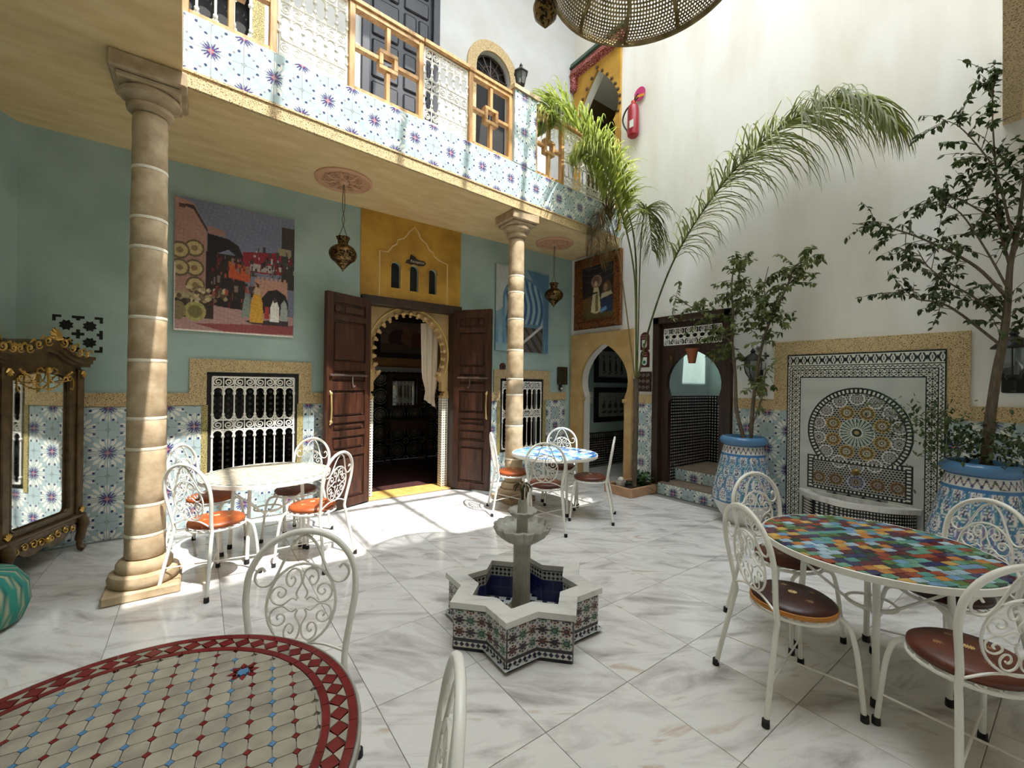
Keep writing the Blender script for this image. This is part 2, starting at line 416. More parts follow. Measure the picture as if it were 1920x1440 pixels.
def star_tiles(parent, a0, a1, z0, z1, la, lz, place):
    """cover a rectangle with star tiles cut on the lattice (la, lz); place(a, z) gives the matrix of a tile's lower left corner"""
    n0 = math.floor((a0-la)/TS+1e-6); n1 = math.ceil((a1-la)/TS-1e-6)
    k0 = math.floor((z0-lz)/TS+1e-6); k1 = math.ceil((z1-lz)/TS-1e-6)
    for n in range(n0, n1):
        for k in range(k0, k1):
            x0, x1 = max(a0, la+n*TS), min(a1, la+(n+1)*TS); y0, y1 = max(z0, lz+k*TS), min(z1, lz+(k+1)*TS)
            if x1-x0 < .012 or y1-y0 < .012: continue
            key = (round(x0-la-n*TS, 3), round(x1-x0, 3), round(y0-lz-k*TS, 3), round(y1-y0, 3), n % 2, k % 2)
            if key not in star_cache:
                w, h = x1-x0-.002, y1-y0-.002
                star_cache[key] = raster('star_tile', w, h, max(4, int(46*w/TS)), max(4, int(46*h/TS)), star_fn, m_tile, 0.011, x0-la-(n-n % 2)*TS, y0-lz-(k-k % 2)*TS)
            o = obj('star_tile', star_cache[key], parent); o.matrix_basis = place(x0+.001, y0+.001)

# ------------------------------------------------------------------ back wall (blue), with door and two windows
DX0, DX1, DZ = 1.75, 3.02, 2.56
W1 = (0.063, 0.948, 0.45, 1.625); W2 = (3.842, 4.739, 0.45, 1.625)
def slot(cx, z0, w, h): return [(cx-w/2, z0), (cx+w/2, z0)] + arc(cx, z0+h-w/2, w/2, 0, 180, 8)
niches = [slot(2.116, 2.81, .13, .35), slot(2.378, 2.80, .125, .355), slot(2.658, 2.80, .12, .35)]
wl = [(-1.31, 0), (DX0, 0), (DX0, DZ), (DX1, DZ), (DX1, 0), (7.6, 0), (7.6, CZ+.3), (-1.31, CZ+.3)]
holes = [[(a, c), (b, c), (b, d), (a, d)] for a, b, c, d in (W1, W2)]
wall_back = struct(MB().plate([wl]+holes+niches, 0.24, (0, YA, 0)).build('wall_back', m_teal))
tag(wall_back, 'blue-green plastered wall under the gallery')
yp = struct(MB().plate([[(1.648, 2.66), (3.104, 2.66), (3.104, CZ), (1.648, CZ)]]+niches, 0.012, (0, YA-.012, 0)).build('plaster_panel', m_yellow, wall_back))
tag(yp, 'mustard yellow plaster panel over the doorway')
struct(MB().box(1.95, 2.8, YA+.05, YA+.07, 2.75, 3.2).build('niche_dark_sheet', m_black, wall_back))  # black sheet standing in for the shade inside the niches
for cx, z0, w in ((2.116, 2.81, .13), (2.378, 2.80, .125), (2.658, 2.80, .12)):
    MB().tube([(cx+w*.62*math.cos(t), YA-.016, z0+.35-w/2+w*.62*math.sin(t)) for t in np.linspace(-.2, PI+.2, 12)], .009, 6).build('niche_hood', m_yellow, wall_back, 40)
ogee = [(1.889, 2.66), (1.889, 3.27), (2.0, 3.275), (2.06, 3.36), (2.12, 3.40), (2.13, 3.46), (2.22, 3.50), (2.27, 3.56), (2.29, 3.60), (2.375, 3.685),
        (2.43, 3.62), (2.46, 3.55), (2.55, 3.49), (2.60, 3.41), (2.66, 3.385), (2.67, 3.34), (2.76, 3.29), (2.883, 3.256), (2.883, 2.66)]
MB().tube([(x, YA-.014, z) for x, z in ogee], .011, 6).build('plaster_outline', M('cream_plaster_line', c3(216, 186, 128), .6), wall_back, 40)
# dado of star tiles on the back wall
def placeA(a, z): return Matrix.Translation((a, YA-.011, z))
dado_z = 1.275
for a0, a1 in ((-1.29, .021), (1.0, 1.655), (3.11, 3.79), (4.80, XB-.14)):
    star_tiles(wall_back, a0, a1, 0, dado_z, -.04-.22*8, .17-.22*2+.44, placeA)
for a0, a1 in ((.021, 1.0), (3.79, 4.80)):
    star_tiles(wall_back, a0, a1, 0, 0.45, -.04-.22*8, .17-.22*2+.44, placeA)

# carved friezes
def frieze(loops_pts, name, label, o, a, nrm, t=.022):
    x = MB()
    for l in loops_pts: x.plate([l], t, o, a, (0, 0, 1), nrm)
    return struct(tag(x.build(name, m_carved), label))
fz0, fz1 = 1.275, 1.405
frieze([[(-1.30, fz0), (.063, fz0), (.063, 1.63), (.948, 1.63), (.948, fz0), (1.655, fz0), (1.655, fz1), (1.086, fz1), (1.086, 1.765), (-.083, 1.765), (-.083, fz1), (-1.30, fz1)]],
       'trim_1', 'carved gold plaster band stepping over the grilled window beside the market painting', (0, YA-.022, 0), (1, 0, 0), (0, -1, 0))
frieze([[(3.11, fz0), (3.842, fz0), (3.842, 1.63), (4.739, 1.63), (4.739, fz0), (XB-.13, fz0), (XB-.13, fz1), (4.881, fz1), (4.881, 1.77), (3.718, 1.77), (3.718, fz1), (3.11, fz1)]],
       'trim_2', 'carved gold plaster band stepping over the grilled window behind the far column', (0, YA-.022, 0), (1, 0, 0), (0, -1, 0))
m_gs = carved_mat('green_gold_relief', c3(176, 160, 104), c3(80, 82, 50), 70)
for i, (a, b) in enumerate(((.021, .075), (.935, 1.0), (3.79, 3.85), (4.735, 4.80))):
    o = MB().plate([[(a, .42), (b, .42), (b, fz0), (a, fz0)]], .018, (0, YA-.018, 0)).build('window_border', m_gs, wall_back)

# ------------------------------------------------------------------ right wall (white), y runs along it; openings: arch passage, wooden door
def placeB(a, z): return Matrix.Translation((XB-.011, -a, z)) @ Matrix.Rotation(-PI/2, 4, 'Z')
# the plate is drawn in (y, z); the tiles run towards -y so a' = -y is used for them
AR0, AR1 = 4.30, 5.26
def horseshoe(y0, y1, zs, cz, r, ax, n=10, point=0.0):
    """opening outline: jambs y0..y1 up to zs, arch of radius r about (ax, cz), slightly pointed"""
    a0 = math.degrees(math.asin(max(-1, min(1, (zs+.06-cz)/r))))
    pts = [(y0, 0), (y1, 0), (y1, zs)]
    ap = arc(ax, cz, r, a0, 90, n); lp = arc(ax, cz, r, 90, 180-a0, n)
    for x, z in ap+lp[1:]:
        k = max(0, 1-abs(x-ax)/r); pts.append((x, z+point*k**1.6))
    pts += [(y0, zs)]
    return pts
arch_open = horseshoe(AR0+.03, AR1-.03, 1.30, 1.60, .51, 4.775, 12, .12)
d2 = [(2.706, 0), (3.792, 0), (3.792, 2.50), (2.706, 2.50)]
# build outline explicitly so that openings reach the floor
wr = [(-2.5, 0), (2.706, 0), (2.706, 2.50), (3.792, 2.50), (3.792, 0), (arch_open[0][0], 0), (arch_open[-1][0], arch_open[-1][1])] + list(reversed(arch_open[3:-1])) + [(arch_open[2][0], arch_open[2][1]), (arch_open[1][0], 0), (YA+.001, 0), (YA+.001, ZTOP), (-2.5, ZTOP)]
UD = horseshoe(4.60, 5.40, 5.75, 6.10, .46, 5.0, 10, .30)
UD = [(p[0], p[1] if p[1] > 0 else 4.02) for p in UD]
starB = []
def star8(cx, cz, r):
    return [(cx+(r if k % 2 == 0 else r*.72)*math.cos(PI*k/8+PI/8), cz+(r if k % 2 == 0 else r*.72)*math.sin(PI*k/8+PI/8)) for k in range(16)]
def vent_holes(x0, z0, s=1.0):
    """pierced-star screen, 0.335 wide and high, lower left at (x0, z0)"""
    H = []
    for i in (0, 1):
        for j in (0, 1): H.append(star8(x0+(.09+.155*i)*s, z0+(.09+.155*j)*s, .052*s))
    def cross(cx, cz, l, w, half=None):
        p = [(-l, -w), (-w, -w), (-w, -l), (w, -l), (w, -w), (l, -w), (l, w), (w, w), (w, l), (-w, l), (-w, w), (-l, w)]
        return [(cx+a*s, cz+b*s) for a, b in p]
    c = .1675*s
    H.append(cross(x0+c, z0+c, .042, .013))
    for dx, dz in ((0, .155), (0, -.155), (.155, 0), (-.155, 0)):
        q = [(-.042, -.012), (.042, -.012), (.042, .012), (.013, .012), (.013, .03), (-.013, .03), (-.013, .012), (-.042, .012)]
        a = {(0, .155): PI, (0, -.155): 0, (.155, 0): PI/2, (-.155, 0): -PI/2}[(dx, dz)]
        H.append([(x0+c+(dx+u*math.cos(a)-v*math.sin(a))*s, z0+c+(dz+u*math.sin(a)+v*math.cos(a))*s) for u, v in q])
    for sx in (-1, 1):
        for sz in (-1, 1):
            q = [(-.167, -.167), (-.11, -.167), (-.11, -.145), (-.145, -.145), (-.145, -.11), (-.167, -.11)]
            H.append([(x0+c-sx*u*s, z0+c-sz*v*s) for u, v in q])
    return H
vb = vent_holes(2.135, 1.75, 1.0)
# keep only what stays clear of the frieze corner
vb = [h for h in vb if min(p[0] for p in h) > 2.20 or min(p[1] for p in h) > 2.07]
wall_right = struct(MB().plate([wr, UD]+vb, 0.14, (XB, 0, 0), (0, 1, 0), (0, 0, 1), (-1, 0, 0)).build('wall_right', m_white))
tag(wall_right, 'tall white lime-washed wall of the courtyard')
MB().box(XB+.142, XB+.16, 2.0, 2.6, 1.65, 2.2).build('vent_dark_sheet', m_black, wall_right)  # black sheet added so no sky shines through the vent holes
def tilesB(y0, y1, z0, z1): star_tiles(wall_right, -y1, -y0, z0, z1, -2.05-.22*10, .61-.44, placeB)
tilesB(3.85, 4.17, 0, 1.285); tilesB(2.06, 2.66, 0, 1.285); tilesB(-1.0, .775, 0, 1.285)
frieze([[(2.054, 1.285), (2.054, 1.915), (.779, 1.915), (.779, 1.285), (-1.0, 1.285), (-1.0, 1.41), (.634, 1.41), (.634, 2.064), (2.195, 2.064), (2.195, 1.41), (2.66, 1.41), (2.66, 1.285)]],
       'trim_3', 'carved gold plaster band framing the mosaic wall fountain', (XB-.022, 0, 0), (0, 1, 0), (-1, 0, 0))
frieze([[(3.85, 1.285), (4.17, 1.285), (4.17, 1.41), (3.85, 1.41)]], 'trim_4', 'short carved gold plaster band behind the palm trunk', (XB-.022, 0, 0), (0, 1, 0), (-1, 0, 0))
# golden arch surround in the corner
asur = struct(MB().plate([[(4.19, 0), (arch_open[0][0], 0), (arch_open[-1][0], arch_open[-1][1])] + list(reversed(arch_open[3:-1])) + [(arch_open[2][0], arch_open[2][1]), (arch_open[1][0], 0), (5.53, 0), (5.53, 2.417), (4.19, 2.417)]], .05, (XB-.05, 0, 0), (0, 1, 0), (0, 0, 1), (-1, 0, 0)).build('trim_7', m_archgold))
tag(asur, 'golden plaster pointed horseshoe arch in the corner')
for y in (AR0+.0, AR1-.0):
    sgn = 1 if y < 4.7 else -1
    MB().bev(XB-.09, XB+.02, y-.03 if sgn > 0 else y-.05, y+.05 if sgn > 0 else y+.03, 1.27, 1.33, .012).build('arch_impost', m_archgold, asur)

# ------------------------------------------------------------------ gallery slab (soffit) and left gallery
bd = Vector((0.99708, 0.0764, 0)); bp0 = Vector((-0.128, 4.106, 0)); bn = Vector((0.0764, -0.99708, 0))
def bal(s_, z, off=0.0): return bp0 + bd*s_ + bn*off + Vector((0, 0, z))
def balm(s_, z, off=0.0): return Matrix.Translation(bal(s_, z, off)) @ Matrix.Rotation(math.atan2(bd.y, bd.x), 4, 'Z')
BL = 5.53
e1 = bal(BL, 0)
FE = lambda x: .022+.084*x
sl = [(-3.2, -2.4), (XB, -2.4), (XB, FE(XB)), (-.03, FE(-.03)), (-0.128, 4.106), (e1.x, e1.y), (XB, YA), (-3.2, YA)]
ceiling = struct(MB().plate([sl], .20, (0, 0, CZ), (1, 0, 0), (0, 1, 0), (0, 0, -1)).build('ceiling', m_ochre)); tag(ceiling, 'ochre plastered underside of the upper gallery')
# carved edge band under the parapet
x = MB()
for zz0, zz1, off in ((CZ, 3.895, .012), (CZ-.004, CZ+.012, .022), (3.885, 3.903, .022)):
    x.plate([[(-.02, zz0), (BL, zz0), (BL, zz1), (-.02, zz1)]], .012+off, bal(0, 0, off), bd, (0, 0, 1), bn)
struct(tag(x.build('trim_8', m_carved), 'carved gold plaster band along the gallery edge'))
m_parapet = M('parapet_core', c3(190, 196, 190), .6)
wall_bal = struct(MB().plate([[(-.02, 3.90), (BL, 3.90), (BL, 4.345), (-.02, 4.345)]], .12, bal(0, 0, -.0), bd, (0, 0, 1), bn).build('wall_balcony', m_parapet))
tag(wall_bal, 'gallery parapet faced with pale blue star tiles')
star_tiles(wall_bal, 0, BL, 3.903, 4.343, .173-.44, 4.115-.44, lambda a, z: balm(a, z, .012))
# front gallery over the viewer: carved border under its edge and a parapet above
fg = MB().plate([[(-.02, FE(-.02)), (XB, FE(XB)), (XB, FE(XB)-.10), (-.02, FE(-.02)-.10)]], .012, (0, 0, CZ-.012), (1, 0, 0), (0, 1, 0), (0, 0, -1))
struct(tag(fg.build('trim_5', m_carved), 'carved gold border under the front gallery edge at the upper right'))
fd = Vector((1, .084, 0)).normalized()
wall_pf = struct(MB().plate([[(0, CZ+.2), (5.43, CZ+.2), (5.43, 4.345), (0, 4.345)]], .12, (-.03, FE(-.03), 0), fd, (0, 0, 1), Vector((-fd.y, fd.x, 0))).build('wall_parapet_front', m_parapet))
tag(wall_pf, 'parapet of the front gallery')
# left gallery parapet (seen edge on) - its end shows as the upright edge by the first railing bay
wall_pl = struct(MB().plate([[(.0, CZ+.2), (4.10, CZ+.2), (4.10, 4.345), (.0, 4.345)]], .12, (-.128, 0, 0), (0, 1, 0), (0, 0, 1), (1, 0, 0)).build('wall_parapet_left', m_ochre))
tag(wall_pl, 'ochre parapet of the side gallery')

# ------------------------------------------------------------------ upper storey and roof
UA = YA
ua_holes = [[(1.70, 4.02), (2.63, 4.02), (2.63, 7.2), (1.70, 7.2)],
            [(3.32, 4.9), (3.95, 4.9)] + arc(3.635, 6.36, .315, 0, 180, 14),
            [(-.55, 4.55), (.42, 4.55), (.42, 6.6), (-.55, 6.6)]]
wall_ub = struct(MB().plate([[(-3.2, CZ+.2), (XB, CZ+.2), (XB, RZ), (-3.2, RZ)]]+ua_holes, .25, (0, UA, 0)).build('wall_upper_back', M('grey_white_plaster', c3(198, 198, 198), .75, col2=c3(188, 187, 184), nscale=1.6, bump=.2, bscale=7)))
tag(wall_ub, 'white wall of the upper gallery')
struct(tag(MB().box(-3.45, -3.2, -2.4, YA+.25, 0, RZ).build('wall_far_left', m_teal), 'white wall closing the side gallery'))
struct(tag(MB().box(-3.45, XB+.3, -2.65, -2.4, 0, FZ).build('wall_front', m_white), 'white wall opposite the blue wall'))
rf = MB()
rf.box(-3.45, -.1, -2.65, YA+.3, RZ, RZ+.2); rf.box(-.1, XB, 4.15, YA+.3, RZ, RZ+.2); rf.box(-.1, XB, -2.65, -.65, FZ, FZ+.12)
struct(tag(rf.build('roof', m_roof), 'flat roofs over the upper galleries'))
struct(tag(MB().box(-.1, XB, -.85, -.68, 3.97, FZ).build('wall_added_front', m_white), 'white wall added unseen above the front gallery to limit sky light'))  # unseen; raised to cut sky light on the upper back wall
hi = MB(); hi.box(-.3, -.1, -2.4, 4.35, RZ+.2, ZTOP); hi.box(-.1, XB, 4.15, 4.35, RZ+.2, ZTOP)
struct(tag(hi.build('wall_added_top', m_white), 'white walls added unseen above the open court to limit sky light'))  # unseen walls added to keep low sky light off the upper walls
m_bar = M('grey_roof_bar', c3(90, 88, 84), .5)
for k, xx in enumerate((.9, 2.05, 2.84, 3.72, 4.6)):
    struct(tag(MB().box(xx-.035, xx+.035, -.65, 4.2, FZ, FZ+.07).build('trim_%d' % (10+k), m_bar), 'steel bar across the court opening'))
for k, yy in enumerate((.75, 2.3)):
    struct(tag(MB().box(-.1, XB, yy-.035, yy+.035, FZ+.07, FZ+.13).build('trim_%d' % (20+k), m_bar), 'steel bar along the court opening'))
# slanting wall at the far end of the side gallery, behind the mirrored wardrobe
cdir = Vector((-.40, -.917, 0)).normalized(); c0 = Vector((-1.30, YA, 0))
wall_left = struct(MB().plate([[(0, 0), (2.6, 0), (2.6, CZ), (0, CZ)]], .2, c0, cdir, (0, 0, 1), Vector((.917, -.40, 0))).build('wall_left', m_teal))
tag(wall_left, 'blue-green plastered end wall behind the mirrored wardrobe')

# ------------------------------------------------------------------ room behind the double door, passage behind the arch, stair behind the wooden door
m_room = M('room_ochre_plaster', c3(150, 108, 58), .6)
m_zell = dots_mat('dark_blue_mosaic', c3(150, 158, 150), c3(30, 36, 40), .10, .30)
m_bw = dots_mat('black_white_mosaic', c3(196, 196, 188), c3(22, 24, 26), .045, .34)
m_carpet = M('dark_red_carpet', c3(70, 24, 20), .95, col2=c3(44, 18, 16), nscale=14)
r = MB(); r.box(-.4, 6.4, 8.3, 8.45, 1.75, 3.9); r.box(-.4, -.2, YA+.24, 8.3, 0, 3.9); r.box(6.4, 6.6, YA+.24, 8.3, 0, 3.9)
struct(tag(r.build('wall_room', m_room), 'brown ochre wall of the salon behind the double door'))
struct(tag(MB().box(-.2, 6.4, 8.27, 8.3, 0, 1.75).build('wall_room_dado', m_zell), 'dark mosaic dado of the salon behind the double door'))
struct(tag(MB().box(-.2, 6.4, 8.24, 8.3, 1.75, 1.84).build('trim_18', M('grey_marble_ledge', c3(150, 150, 150), .4)), 'grey ledge above the salon mosaic'))
struct(tag(MB().box(-.2, 6.4, YA+.02, 8.3, -.06, -.005).build('floor_room', m_carpet), 'dark red carpet of the salon'))
struct(tag(MB().box(-.4, 6.6, YA+.24, 8.45, CZ+.0, CZ+.1).build('ceiling_room', m_room), 'salon ceiling'))
struct(tag(MB().bev(DX0+.02, DX1-.02, YA-.02, YA+.36, -.03, .012, .006).build('trim_19', m_floorstone), 'sunlit ochre door sill stone'))
# passage
ps = MB(); ps.box(XB+.04, 7.6, YA-.02, YA-.002, .52, 2.9)
struct(tag(ps.build('wall_passage', m_teal), 'blue wall of the passage behind the corner arch'))
struct(tag(MB().box(XB+.04, 7.6, YA-.035, YA-.004, 0, .53).build('wall_passage_dado', m_bw), 'black and white mosaic dado of the passage'))
def comb(X, Z):
    u = np.mod(X/.05, 1); o = np.tile(npl((26, 28, 30)), (len(X), 1)); o[(np.abs(u-.5) < .24) & (Z > .03) & (Z < .11)] = npl((190, 190, 184)); return o
o = obj('mosaic_border', raster('mosaic_border', 2.2, .13, 176, 8, comb, m_tile), None, (XB+.05, YA-.037, .52)); struct(tag(o, 'comb patterned mosaic border of the passage'))
x = MB(); x.box(XB+.13, 7.6, 3.86, 4.0, 0, 2.9); x.box(7.5, 7.6, 4.0, YA, 0, 2.9); x.box(XB+.13, 7.6, 3.9, YA, 2.7, 2.9)
struct(tag(x.build('wall_passage_side', m_teal), 'shaded walls and ceiling of the passage'))
struct(tag(MB().box(XB, 7.6, 3.9, YA, -.06, -.002).build('floor_passage', m_marble), 'marble floor of the passage'))
# ------------------------------------------------------------------ wrought iron grilles
def grille(w, h, ncol, bands, r=.006, n=4, mids=True):
    """flat scroll-and-arch grille in XZ, lower left at the origin; bands from the top: ('s', height) scrolls, ('a', height) arches"""
    m = MB(); cw = w/ncol
    def seg(p, rr=r): m.tube([(q[0], 0, q[1]) for q in p], rr, n)
    for p in ([(0, 0), (0, h)], [(w, 0), (w, h)], [(0, 0), (w, 0)], [(0, h), (w, h)]): seg(p, r*1.3)
    z = h
    for kind, bh in bands:
        z0, z1 = z-bh, z
        if kind == 's':
            seg([(0, z0), (w, z0)]); seg([(0, z1), (w, z1)])
            for i in range(ncol):
                cx, cz = (i+.5)*cw, (z0+z1)/2; rr = min(cw*.48, bh*.47); mir = 1 if i % 2 == 0 else -1
                sp = spiral(0, 0, rr, 90, 1.7, 15)
                seg([(cx+mir*p[0], cz+p[1]) for p in sp])
                seg([(i*cw, z0), (i*cw, z1)], r*.8)
        else:
            for i in range(ncol+1):
                if 0 < i < ncol: seg([(i*cw, z0), (i*cw, z1)])
                for zz in (z0+cw*.62, z1-cw*.72):
                    m.ball((i*cw, 0, zz), r*2.2, 6, 0, 1.3)
            for i in range(ncol):
                cx = (i+.5)*cw
                seg(arc(cx, z1-cw*.5, cw*.46, -35, 215, 9))
                seg(arc(cx, z0+cw*.42, cw*.40, 0, -180, 7))
                seg([(cx-cw*.36, z1-cw*.78), (cx-cw*.5, z1-cw*.9)]); seg([(cx+cw*.36, z1-cw*.78), (cx+cw*.5, z1-cw*.9)])
        z = z0
    return m
def window(name, W, label):
    a, b, c, d = W
    t = struct(thing(name, label, 'window')); del t['category']
    f = MB(); k = .05
    f.box(a, a+k, YA-.004, YA+.08, c, d); f.box(b-k, b, YA-.004, YA+.08, c, d); f.box(a+k, b-k, YA-.004, YA+.08, d-k, d); f.box(a+k, b-k, YA-.004, YA+.08, c, c+k)
    f.build('window_frame', m_black, t)
    w, h = b-a-2*k, d-c-2*k
    g = grille(w, h, 8, [('s', .105), ('a', .36), ('s', .105), ('a', h-.57)], .0075, 5)
    g.build('window_grille', m_iron, t, 50, (a+k, YA-.012, c+k))
    return t
window('window_1', W1, 'white scrollwork window grille behind the cream tiled table')
window('window_2', W2, 'white scrollwork window grille behind the far stone column')

# ------------------------------------------------------------------ double door
m_brasspull = M('worn_brass_pull', c3(214, 190, 130), .3, .7)
def leaf(name, hinge, free, flip, parent, label):
    """panelled door leaf, local x from hinge to free edge, faces -y (courtyard side)"""
    d = Vector((free[0]-hinge[0], free[1]-hinge[1], 0)); w = d.length; ang = math.atan2(d.y, d.x)
    e = bpy.data.objects.new(name, None); COL.objects.link(e); e.parent = parent; e['label'] = label
    e.location = (hinge[0], hinge[1], .02); e.rotation_euler = (0, 0, ang)
    H = 2.58; s = -1 if not flip else 1     # outward side
    MB().bev(0, w, -.02, .02, 0, H, .004).build('leaf_board', m_wood, e)
    y0 = -.042 if s < 0 else .02; y1 = -.02 if s < 0 else .042
    for x0, x1 in ((0, .085), (w-.085, w)): MB().bev(x0, x1, y0, y1, 0, H, .004).build('stile', m_wood, e)
    zs = [0, .10, .62, .70, .86, .93, 1.03, 1.10, 1.42, 1.52, 1.66, 1.76, 2.26, 2.33, 2.47, H]
    for i in range(0, len(zs), 2): MB().bev(.085, w-.085, y0, y1, zs[i], zs[i+1], .004).build('rail', m_wood, e)
    for i in range(1, len(zs)-1, 2):
        a, b = zs[i]+.025, zs[i+1]-.025
        xs = [(.11, w-.11)] if i != 13 else [(.11, w*.62-.01), (w*.62+.03, w-.11)]
        for xa, xb in xs:
            MB().bev(xa, xb, -.036 if s < 0 else .02, -.02 if s < 0 else .036, a, b, .013).build('panel', m_wood, e)
    q = y0-.02 if s < 0 else y1+.02
    hx = w-.05
    pl = MB().tube([(hx, q-s*.02, 1.02), (hx, q, 1.05), (hx, q+s*.012, 1.2), (hx, q, 1.38), (hx, q-s*.02, 1.41)], .011, 6)
    for zz in (1.05, 1.38): pl.ball((hx, q, zz), .022, 8)
    pl.build('pull_handle', m_brasspull, e, 60)
    bt = MB().tube([(.07, q, 1.60), (w-.03, q, 1.60)], .012, 6)
    bt.build('sliding_bolt', M('dull_steel', c3(150, 138, 128), .35, .8), e, 60)
    MB().tube(cr([(w*.45, q, 1.59), (w*.47, q+s*.012, 1.52), (w*.44, q+s*.01, 1.46), (w*.40, q, 1.47)], 4), .008, 5).build('hook', M('dull_steel', c3(150, 138, 128), .35, .8), e, 60)
    return e
door = struct(thing('door_1', 'open panelled double door of dark reddish wood with golden arch', 'door')); del door['category']
f = MB(); f.bev(1.655, DX0+.03, YA-.05, YA+.16, 0, 2.66, .006); f.bev(DX1-.03, 3.112, YA-.05, YA+.16, 0, 2.66, .006); f.bev(1.655, 3.112, YA-.06, YA+.16, DZ-.005, 2.665, .006)
f.build('door_frame', m_darkwood, door)
leaf('door_leaf', (1.757, YA-.045), (1.17, 5.29), True, door, 'left leaf swung back against the wall, sun on its lower half')
leaf('door_leaf', (3.015, YA-.045), (3.345, 5.06), False, door, 'right leaf standing open at an angle')
# golden arch inside the frame: scalloped horseshoe
ax, az, ar = 2.385, 1.95, .53
sc_ = [(ax+ar*math.cos(math.radians(t)), az+ar*math.sin(math.radians(t))*1.06) for t in np.linspace(-34, 214, 46)]
yq = YA+.13
xL, xR = DX0+.03, DX1-.03
ag = MB().plate([[(xL, 1.42), (1.88, 1.42), (1.88, 1.55)] + list(reversed(sc_)) + [(2.89, 1.55), (2.89, 1.42), (xR, 1.42), (xR, DZ), (xL, DZ)]], .10, (0, yq, 0)).build('arch_panel', m_archgold, door)
kn = MB()
for t in np.linspace(-30, 210, 21):
    a = math.radians(t); cx, cz = ax+(ar+.0)*math.cos(a), az+(ar+.0)*1.06*math.sin(a)
    kn.add(*(lambda b: (b.v, b.f))(MB().ball((cx, yq-.03, cz), .036, 8, 0, .9)))
    kn.add(*(lambda b: (b.v, b.f))(MB().ball((ax+(ar-.035)*math.cos(a), yq-.012, az+(ar-.035)*1.06*math.sin(a)), .024, 6)))
kn.build('arch_scallops', m_archgold, door, 60)
MB().tube([(ax+(ar+.07)*math.cos(math.radians(t)), yq-.008, az+(ar+.07)*1.06*math.sin(math.radians(t))) for t in np.linspace(-25, 205, 40)], .012, 6).build('arch_bead', M('pale_gold_plaster', c3(228, 196, 120), .5), door, 60)
for x0, x1 in ((xL, 1.88), (2.89, xR)):
    g = MB().box(x0, x1, yq-.01, yq+.10, 0, 1.32); o = g.build('jamb_mosaic', dots_mat('white_black_mosaic', c3(28, 26, 24), c3(222, 216, 200), .036, .30), door)
    for k in range(3): MB().box(x0+.02*k*(1 if x0 > 2 else 0), x1-.02*k*(0 if x0 > 2 else 1), yq-.03+.006*k, yq+.10, 1.32+.035*k, 1.355+.035*k).build('jamb_step', m_archgold, door)

# curtain caught back inside the doorway
def drape():
    m = MB(); nx, nz = 22, 26; V = []
    for j in range(nz+1):
        t = j/nz; z = 2.42-1.18*t
        for i in range(nx+1):
            u = i/nx
            xx = 2.62+.30*u+ (.06*t*(1-u)); zz = z - .12*t*t*(u-.35)*1.2
            pinch = math.exp(-((t-.88)/.12)**2)
            xx = xx*(1-.35*pinch)+2.86*.35*pinch
            V.append((xx, yq+.17+.022*math.sin(u*19+t*2)+.05*pinch, zz))
    F = [(j*(nx+1)+i, j*(nx+1)+i+1, (j+1)*(nx+1)+i+1, (j+1)*(nx+1)+i) for j in range(nz) for i in range(nx)]
    return m.add(V, F)
cu = drape().build('curtain', M('cream_linen', c3(206, 190, 168), .9), None, 60); tag(cu, 'cream linen curtain tied back inside the doorway', 'curtain')

# ------------------------------------------------------------------ pierced vent by the wardrobe (back wall): dark of the holes put on as flat black plates
vh = vent_holes(-1.08, 1.785)
v = MB()
for h in vh: v.plate([h], .003, (0, YA-.003, 0))
v.build('vent_hole_plates', m_black, wall_back)['label'] = 'pierced star vent, hole darkness put on as black plates'

# ------------------------------------------------------------------ wooden door with horseshoe arch in the right wall
d2o = struct(thing('door_2', 'dark carved wood door frame with white transom grille', 'door')); del d2o['category']
Y0, Y1, ZT = 2.706, 3.792, 2.505
hs = horseshoe(2.87, 3.61, 1.30, 1.58, .40, 3.24, 10, .06)
fr = MB()
fr.plate([[(Y0, 0), (hs[0][0], 0), (hs[-1][0], hs[-1][1])] + list(reversed(hs[3:-1])) + [hs[2], (hs[1][0], 0), (Y1, 0), (Y1, ZT), (Y0, ZT)],
          [(2.84, 2.13), (3.68, 2.13), (3.68, 2.36), (2.84, 2.36)]], .07, (XB+.03, 0, 0), (0, 1, 0), (0, 0, 1), (-1, 0, 0))
fr.build('door_panel', m_darkwood, d2o)
fo = MB(); fo.bev(XB-.06, XB+.05, Y0-.03, Y0+.07, 0, ZT+.02, .006); fo.bev(XB-.06, XB+.05, Y1-.07, Y1+.03, 0, ZT+.02, .006); fo.bev(XB-.06, XB+.05, Y0-.03, Y1+.03, ZT-.07, ZT+.03, .006)
fo.build('door_frame', m_darkwood, d2o)
g = grille(.84, .23, 8, [('s', .08), ('a', .07), ('s', .08)], .006, 4)
g.xf(Matrix.Translation((XB+.02, 3.68, 2.13)) @ Matrix.Rotation(-PI/2, 4, 'Z')); g.build('transom_grille', m_iron, d2o, 50)
MB().box(XB+.12, XB+.13, 2.80, 3.70, 2.10, 2.40).build('transom_shade', m_black, d2o)
for y in (2.93, 3.56):
    q = MB()
    for k in range(5):
        a = math.radians(30+30*k); q.tube([(XB+.022, y, 1.93), (XB+.016, y+.03*math.cos(a), 1.96+.04*math.sin(a))], [.014, .004], 5)
    q.tube([(XB+.022, y, 1.95), (XB+.022, y, 1.86)], [.016, .004], 5)
    q.build('gilt_motif', m_brass, d2o, 60)
